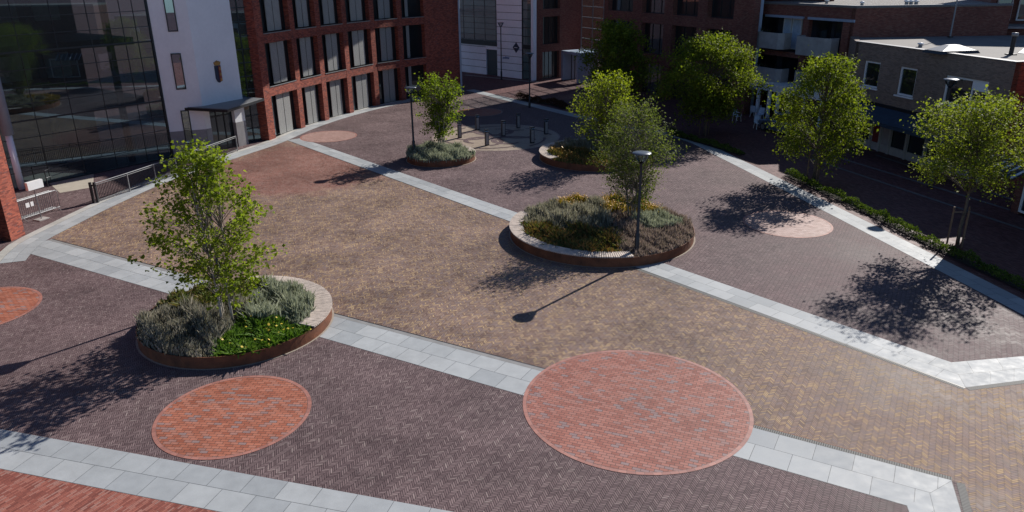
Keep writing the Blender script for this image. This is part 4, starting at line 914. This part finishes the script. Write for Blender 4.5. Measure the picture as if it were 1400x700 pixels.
# hedges along the right band
def hedge(name,label,line,wd,h,mat,dens=900):
    P=smooth_line(line,.5); A_=np.array(P[:-1]);B_=np.array(P[1:]); L=np.linalg.norm(B_-A_,axis=1); N=int(L.sum()*wd*dens)
    k=rng.choice(len(L),N,p=L/L.sum()); t=rng.uniform(0,1,N); e=(B_-A_)/L[:,None]; C=A_[k]+(B_-A_)[k]*t[:,None]; off=rng.uniform(-wd/2,wd/2,N); n=np.c_[-e[k][:,1],e[k][:,0]]
    C=C+n*off[:,None]; s=np.cumsum(np.r_[0,L])[k]+L[k]*t
    prof=h*(1-.55*(2*off/wd)**2)*(.75+.35*np.sin(s*2.3)*np.sin(s*.9+1)+.18*np.sin(s*5.3)+.1*np.sin(s*11))
    z=prof*np.sqrt(rng.uniform(.12,1,N)); 
    sz=.046*rng.uniform(.6,1.5,N); d=rng.normal(0,1,(N,3)); d[:,2]=np.abs(d[:,2])+.4; d/=np.linalg.norm(d,axis=1)[:,None]; s2=np.cross(d,rng.normal(0,1,(N,3))); s2/=np.linalg.norm(s2,axis=1)[:,None]
    c3=np.c_[C,z+.02]; Q=np.stack([c3,c3+d*sz[:,None]+s2*sz[:,None]*.45,c3+d*sz[:,None]*2.2,c3+d*sz[:,None]-s2*sz[:,None]*.45],1).reshape(-1,3)
    ho=thing(name,label,'hedge'); m=C.mean(0)
    o=fastmesh('foliage',Q,np.arange(N*4).reshape(-1,4),mat); o.parent=ho
    sb=MB(); ribbon(sb,offs(P,wd/2),offs(P,-wd/2),.03); sb.build('soil_bed','soil',ho)
hl=[px(*q) for q in ((1072,240),(1130,267),(1200,301),(1260,332),(1320,362),(1405,402),(1450,425))]
hedge('low_hedge','low green hedge along the sunlit white slab band by the right street',[tuple(np.array(q)+np.array((.22,.05))) for q in hl],.50,.42,'hedge')
hedge('low_hedge','shaded low hedge behind the twiggy tree at the far right of slab band',[tuple(np.array(px(*q))+np.array((.5,.1))) for q in ((905,183),(950,196),(1005,213))],.55,.4,'hedge')
hedge('low_hedge','dark reddish low hedge by the back street near the black lamp',[px(*q) for q in ((708,135),(730,139),(755,143),(775,149))],.9,.55,'hedge_red')
# ------------------------------------------------------------------ street lamps
def lamp(loc,label,h=4.65,z0=0.):
    t=thing('street_lamp',label,'street lamp',(*loc,z0),random.uniform(0,3),'black street lamps with flat disc tops')
    m_=MB(); m_.lathe([(.10,0),(.10,.9),(.065,.95),(.055,h-.45)],n=14); m_.build('pole','dark_metal',t,True)
    m_=MB(); m_.lathe([(.0,h+.035),(.2,h+.03),(.37,h),(.385,h-.02),(.37,h-.04),(.0,h-.045)],n=32); m_.build('disc_top','disc_metal',t,True)
    m_=MB(); m_.lathe([(.055,h-.45),(.12,h-.40),(.25,h-.20),(.29,h-.05)],n=24); m_.build('glass_bowl','lamp_bowl',t,True)
    m_=MB(); m_.lathe([(.0,h-.46),(.07,h-.45),(.075,h-.38),(.0,h-.36)],n=14); m_.build('bowl_holder','dark_metal',t,True)
    return t
mats['disc_metal']=simple('disc_metal',(.10,.115,.14),.35,.3,.05)
lamp((5.22,29.3),'black street lamp with disc top standing in the heather of the largest planter',4.33,.30)
lamp((-6.3,47.83),'black street lamp with disc top at the left of the small planter',4.33,.30)
lamp((-10.98,25.98),'black street lamp hidden among the branches of the pale trunked tree',4.33,.30)
lamp((23.2,39.94),'tall street lamp with pale disc top in front of the tan building window',5.9)
lamp(px(724,147),'black street lamp standing before the white edged glass strip by reddish hedge',4.7)
lamp(px(685.6,109),'black street lamp standing close against the white panelled wall',6.1)
# ------------------------------------------------------------------ bollards
def bollard(loc,label,first=[None]):
    if first[0] is None:
        t=thing('bollard',label,'bollard',(*loc,0),R(18),'dark light bollards on the beige circle')
        m_=MB(); m_.box(-.14,.14,-.09,.09,0,.98); m_.build('post_body','dark_metal',t)
        m_=MB(); m_.box(-.10,.10,-.105,-.092,.08,.92); m_.build('front_panel','plinth',t)
        m_=MB(); m_.box(-.12,.12,-.07,.07,.982,1.06); m_.build('light_slot','lamp_bowl',t)
        m_=MB(); m_.hexa([(-.16,-.12,1.062),(.16,-.12,1.062),(.16,.12,1.062),(-.16,.12,1.062)],[(-.15,-.11,1.15),(.15,-.11,1.15),(.15,.11,1.15),(-.15,.11,1.15)]); m_.build('cap','dark_metal',t)
        first[0]=t
    else: copytree(first[0],(*loc,0),R(18)+random.uniform(-.05,.05),label)
for (x,y),l in zip([(665.9,198.9),(652.9,177.4),(688.2,186),(708.6,174.9),(727.5,195.4),(746.5,183.4),(628.6,188.6)],
    ['front bollard standing nearest to the small planter','bollard just right of the small planter tree, at the left edge of beige circle','bollard in the middle of the beige circle','rearmost bollard of the beige circle','bollard at the front right of the beige circle','rightmost bollard, at the shaded right of beige circle','bollard hidden behind the leaves of the small planter tree']):
    bollard(px(x,y),l)
# ------------------------------------------------------------------ trees
def tree(loc,label,z0,h,zb,rad,prof,stems,nsp,per,ls,mat,bark,slen=.6,up=.5,droop=0.,tr=.09,cat='tree',name='tree',seed=1,spread=.12,xs=1.,lean=(0,0),stake=False,fold=.0,trunk_top=.8,lumps=None,stemspread=.25,clumps=0,csig=.26,cf=(.35,.8),cz=.62,lr=.026,r00=.10):
    rg=np.random.default_rng(seed); t=thing(name,label,cat,(*loc,z0))
    tm=MB(); lm=MB(); stems_p=[]
    for s in range(stems):
        a=2*PI*s/stems+rg.uniform(-.3,.3); r0=r00*(stems>1)+.02; r1=rad*stemspread*(stems>1)
        n=7; pts=[]
        for k in range(n):
            q=k/(n-1); rr=r0+(r1-r0)*q**1.3; pts.append(np.array([math.cos(a)*rr+lean[0]*q+rg.normal(0,.03)*(k>0),math.sin(a)*rr+lean[1]*q+rg.normal(0,.03)*(k>0),h*trunk_top*q*rg.uniform(.93,1.) if k else -.05]))
        stems_p.append(pts); tm.tube([tuple(p) for p in pts],[tr*(1-.8*k/(n-1)) for k in range(n)],8)
    # sprigs
    Z=[];C=[];Dn=[]
    k=0; BC=None
    if clumps:
        BC=[]
        while len(BC)<clumps:
            q=(len(BC)+rg.uniform(0,1))/clumps; a=2.4*len(BC)+rg.uniform(-.4,.4); BC.append((q,a,rg.uniform(*cf)))
        for q,a,f in BC:
            for _ in range(nsp//clumps):
                r0=rad*prof(q)*f; c0_=np.array([math.cos(a)*r0*xs+lean[0]*q,math.sin(a)*r0+lean[1]*q,zb+(h-zb)*q]); g_=rg.normal(0,1,3)*np.array([1,1,cz])*rad*csig
                c=c0_+g_; c[2]=min(max(c[2],zb*.8),h); dd_=c-np.array([0,0,zb+(h-zb)*.35]); out=dd_/np.linalg.norm(dd_)
                d=out+np.array([0,0,up-droop*rg.uniform(.3,1)])+rg.normal(0,.25,3); C.append(c); Dn.append(d/np.linalg.norm(d))
    while len(C)<nsp and k<nsp*50 and not clumps:
        k+=1; q=rg.uniform(0,1); a=rg.uniform(0,2*PI); f=prof(q); 
        if rg.uniform(0,1)>f**.8+.05: continue
        lump=1+.22*math.sin(3*a+seed+q*5)+.14*math.sin(5*a-q*9+seed*2)
        r=rad*f*lump*math.sqrt(rg.uniform(.08,1)); z=zb+(h-zb)*q
        c=np.array([math.cos(a)*r*xs+lean[0]*q,math.sin(a)*r+lean[1]*q,z])
        if lumps is not None and rg.uniform()<lumps:
            # leave holes
            if math.sin(c[0]*2.9+seed)*math.sin(c[1]*2.6+seed*1.7)*math.sin(c[2]*3.1+seed*.6)<-.12: continue
        C.append(c); out=np.array([math.cos(a),math.sin(a),0])*(.4+.6*r/(rad+1e-6)); d=out+np.array([0,0,up-droop*rg.uniform(.3,1)])+rg.normal(0,.25,3); Dn.append(d/np.linalg.norm(d))
    C=np.array(C);Dn=np.array(Dn)
    # limbs
    for i in range(0,len(C),max(1,len(C)//110)):
        c=C[i]; st=stems_p[rg.integers(len(stems_p))]; zt=max(zb*.55+.1,c[2]-.28*(c[2]-zb*.4)-.35*np.linalg.norm(c[:2])); zt=min(zt,h*trunk_top*.95)
        P=np.array(st); j=int(np.argmin(np.abs(P[:,2]-zt))); 
        f=P[j]; mid=(f+c)/2+np.array([0,0,.10*np.linalg.norm(c-f)]); lm.tube([tuple(f),tuple(mid),tuple(c),tuple(c+Dn[i]*slen*.7)],[lr,lr*.6,lr*.35,.004],5,False)
    for i in range(len(C)):
        if i%2==0: lm.tube([tuple(C[i]-Dn[i]*.35),tuple(C[i]+Dn[i]*slen*.9)],[.008,.003],3,False)
    tm.build('trunk',bark,t,True); lm.build('limbs','bark_mid' if bark=='bark_pale' else bark,t,True)
    N=len(C)*per; ci=np.repeat(np.arange(len(C)),per); s=rg.uniform(-.35,1,N); Pp=C[ci]+Dn[ci]*(s*slen)[:,None]+rg.normal(0,spread,(N,3))
    Pp[:,2]-=droop*.35*np.clip(s,0,1)**2
    nrm=rg.normal(0,.55,(N,3)); nrm[:,2]+=.8; nrm/=np.linalg.norm(nrm,axis=1)[:,None]
    d=np.cross(nrm,rg.normal(0,1,(N,3))); d/=np.linalg.norm(d,axis=1)[:,None]; d[:,2]-=droop*.5; sd_=np.cross(nrm,d); sz=ls*rg.uniform(.6,1.35,N)
    S2=sz[:,None]; nn=nrm*S2*.18
    Q=np.stack([Pp,Pp+d*S2*.35+sd_*S2*.42+nn,Pp+d*S2*1.0,Pp+d*S2*.35-sd_*S2*.42+nn],1).reshape(-1,3)
    cr=fastmesh('crown',Q,np.arange(N*4).reshape(-1,4),mat); cr.parent=t
    if stake:
        for k in (-1,0,1):
            a=.5+k*2.1; m_=MB(); m_.tube([(.38*math.cos(a),.38*math.sin(a),0),(.38*math.cos(a),.38*math.sin(a),1.7)],.04,7); m_.build('stake','stake',t)
        m_=MB(); pts=[(.38*math.cos(q),.38*math.sin(q),1.45) for q in (.5-2.1,.5,.5+2.1,.5+4.2)]; m_.tube(pts,.015,5); m_.build('tie_band','black',t)
    return t
L=lambda n,a,b,c,tr=.45: mats.__setitem__(n,leafmat(n,a,b,c,tr)) or n
L('leaf_maple',(.12,.17,.015),(.21,.27,.025),(.34,.38,.05),.55)
L('leaf_fine',(.07,.095,.022),(.12,.15,.035),(.21,.23,.06),.5)
L('leaf_fresh',(.10,.15,.012),(.17,.23,.02),(.27,.32,.04),.55)
L('leaf_yellow',(.13,.17,.012),(.22,.26,.02),(.34,.36,.04),.55)
L('leaf_street',(.085,.12,.013),(.155,.195,.02),(.27,.29,.035),.52)
L('leaf_street_pale',(.12,.16,.018),(.21,.245,.03),(.34,.36,.05),.52)
def p_oval(q): return max(0.05,math.sin(PI*(q*.86+.12)))**.75
def p_upright(q): return (.6+.4*math.sin(PI*min(1,q*1.2)))*(1 if q<.6 else max(.28,1-(q-.6)*1.5))
def p_vase(q): return min(1,.30+q*1.0)*(1 if q<.78 else max(.25,1-(q-.78)*2.6))
def p_vase2(q): return min(1,.28+q*1.5)*(1 if q<.72 else max(.25,1-(q-.72)*2.2))
def p_round(q): return max(.1,math.sqrt(max(0,1-(2*q-.85)**2/1.4)))
tree(px(311,443,.3),'multi stemmed tree with three pale trunks in the nearest left planter',.3,5.8,1.55,1.6,p_upright,3,320,22,.125,'leaf_maple','bark_pale',.55,.35,0.,.055,seed=3,spread=.11,stemspread=.3,trunk_top=.92,clumps=34,csig=.17,cf=(.25,1.05),cz=.45,lr=.02,r00=.2)
tree(px(863,303,.3),'twiggy vase shaped tree with fine sparse leaves in the largest planter',.3,5.35,.75,1.55,p_vase2,7,420,28,.082,'leaf_fine','bark_mid',.6,.6,0.,.035,seed=5,spread=.15,lumps=.75,stemspread=.6,trunk_top=.88)
tree(px(604,206,.3),'bushy multi stemmed tree in the small planter beside the bollards',.3,4.5,1.25,1.4,p_vase,7,200,26,.14,'leaf_fresh','bark_pale',.5,.55,0.,.035,seed=8,spread=.13,lumps=.6,stemspread=.55,trunk_top=.85,clumps=16,csig=.26)
tree(px(829,211,.3),'yellow green leafy tree behind the twiggy tree, in the half hidden planter',.3,4.7,1.0,1.9,p_vase,7,250,24,.13,'leaf_yellow','bark',.6,.5,0.,.035,seed=11,spread=.14,lumps=.7,stemspread=.55,trunk_top=.85,clumps=16,csig=.26)
tree(px(963,185),'large round street tree in front of the dim brick block, left of white column',0,6.7,1.9,3.2,p_round,1,560,40,.13,'leaf_street','bark',.65,.15,.8,.13,seed=13,spread=.2,stake=True,name='street_tree',clumps=32,csig=.13,cf=(.35,.95),cz=.55)
tree(px(1112,247),'street tree before the balconies between white column and tan building',0,6.6,1.9,2.5,p_round,1,400,38,.115,'leaf_street','bark',.6,.2,.8,.11,seed=17,spread=.18,stake=True,name='street_tree',clumps=28,csig=.135,cf=(.35,.95),cz=.55)
tree(px(1308,335),'pale yellow green street tree with wooden stakes, nearest at the right',0,6.1,3.1,2.3,p_round,1,380,32,.105,'leaf_street_pale','bark',.6,.3,.3,.085,seed=19,spread=.17,stake=True,name='street_tree',clumps=26,csig=.15,cf=(.3,1.),cz=.42)
tree(px(842,148),'dark street tree beside the white entrance portal at the back',0,6.9,1.6,2.6,p_round,1,400,38,.16,'leaf_street','bark',.7,.15,.7,.12,seed=23,spread=.2,name='street_tree',clumps=18,csig=.22)
# rock under tree 1
rk=MB(); rk.lathe([(.0,.22),(.2,.2),(.36,.1),(.42,-.05)],n=9); rko=rk.build('boulder','concrete',None,True); rko.location=(*px(289,437,.3),.3); rko.scale=(1,.7,1); tag(rko,'grey rounded stone beside the pale trunks in the nearest left planter','stone')
# ------------------------------------------------------------------ cafe terrace
def chair(loc,rz,label,first=[None]):
    if first[0] is None:
        t=thing('cafe_chair',label,'chair',(*loc,0),rz,'pale cafe chairs before the arcade')
        m_=MB(); m_.box(-.24,.24,-.23,.23,.42,.47); m_.build('seat','cloth',t)
        m_=MB(); m_.hexa([(-.25,.20,.47),(.25,.20,.47),(.25,.26,.47),(-.25,.26,.47)],[(-.21,.28,.95),(.21,.28,.95),(.21,.33,.95),(-.21,.33,.95)]); m_.build('backrest','cloth',t)
        for sx in (-1,1):
            for sy in (-1,1): m_=MB(); m_.tube([(sx*.2,sy*.19,.42),(sx*.25,sy*.24,0)],.022,6); m_.build('leg','white',t)
            m_=MB(); m_.tube([(sx*.25,-.2,.45),(sx*.26,-.18,.66),(sx*.25,.24,.68)],.02,6); m_.build('armrest','white',t)
        first[0]=t
    else: copytree(first[0],(*loc,0),rz,label)
chair(px(1007,166),.4,'pale cafe chair standing alone left of the white column')
for (x,y,rz,l) in ((1031,160,2.2,'pale cafe chair nearest the red door under the arcade'),(1038,164,-.8,'pale cafe chair in front of the chair by the red door'),(1044,160,1.2,'pale cafe chair between the arcade posts'),(1036,176,.2,'pale cafe chair nearest the parked car')): chair(px(x,y),rz,l)
mats['car_paint']=simple('car_paint',(.10,.13,.19),.28,.3,.03,2.)
mats['tyre']=simple('tyre',(.018,.018,.02),.85); mats['lamp_red']=simple('lamp_red',(.30,.02,.015),.3); mats['lamp_clear']=simple('lamp_clear',(.6,.62,.65),.2)
mats['car_glass']=glass('car_glass',refl=.12,clear=.0,tint=(.3,.3,.3),dark=(.02,.026,.03))
car=thing('parked_car','small dark blue parked car in the shade before the arcade, partly behind street tree','car',(*px(1070,181),0),math.atan2(Qw.e[1],Qw.e[0])+PI)
def section(x,hw,z0,z1,zc=None): return [(x,-hw,z0),(x,hw,z0),(x,hw,z1-.08),(x,hw-.08,z1),(x,-hw+.08,z1),(x,-hw,z1-.08)]
def loft(mb,secs):
    n=len(secs[0]); 
    for a,b in zip(secs,secs[1:]):
        for i in range(n): mb.face([a[i],a[(i+1)%n],b[(i+1)%n],b[i]])
    mb.face(list(reversed(secs[0]))); mb.face(secs[-1])
m_=MB(); loft(m_,[section(1.95,.62,.32,.62),section(1.82,.76,.24,.74),section(1.2,.82,.20,.86),section(.75,.83,.20,.93),section(-1.5,.83,.20,.96),section(-1.85,.80,.24,.92),section(-1.95,.74,.34,.80)]); bo=m_.build('body','car_paint',car)
m_=MB(); m_.hexa([(.95,-.74,.90),(.95,.74,.90),(-1.70,.74,.92),(-1.70,-.74,.92)],[(.28,-.60,1.40),(.28,.60,1.40),(-1.38,.60,1.40),(-1.38,-.60,1.40)]); m_.build('window_band','car_glass',car)
m_=MB(); m_.hexa([(.33,-.63,1.402),(.33,.63,1.402),(-1.43,.63,1.402),(-1.43,-.63,1.402)],[(.18,-.54,1.47),(.18,.54,1.47),(-1.28,.54,1.46),(-1.28,-.54,1.46)]); m_.build('roof','car_paint',car)
for sx in (1.22,-1.22):
    for sy in (-1,1):
        m_=MB(); 
        m_.tube([(sx,sy*.66,.30),(sx,sy*.845,.30)],.30,20); wh=m_.build('wheel','tyre',car); m_=MB(); m_.tube([(sx,sy*.846,.30),(sx,sy*.862,.30)],.19,16); m_.build('rim','galv',wh)
for sy in (-1,1):
    m_=MB(); m_.box(1.78,1.93,sy*.60-.12,sy*.60+.12,.56,.70); m_.build('headlight','lamp_clear',car)
    m_=MB(); m_.box(-1.955,-1.85,sy*.66-.09,sy*.66+.09,.62,.84); m_.build('tail_light','lamp_red',car)
    m_=MB(); m_.box(.70,.84,sy*.90-.07,sy*.90+.07,.92,1.03); m_.build('mirror','car_paint',car)
bn=thing('wooden_bench','low pale bench by the street in front of parked car','bench',(*px(1100,196),0),R(-45))
m_=MB(); m_.box(-.8,.8,-.2,.2,.40,.45); m_.build('seat','wood',bn)
for sx in (-.65,.65): m_=MB(); m_.box(sx-.04,sx+.04,-.17,.17,0,.40); m_.build('leg','dark_metal',bn)
# render
S.render.engine='CYCLES'; S.cycles.max_bounces=7; S.cycles.transparent_max_bounces=10; S.cycles.caustics_reflective=False; S.cycles.caustics_refractive=False
S.cycles.sample_clamp_indirect=4
S.render.resolution_x=1024; S.render.resolution_y=512
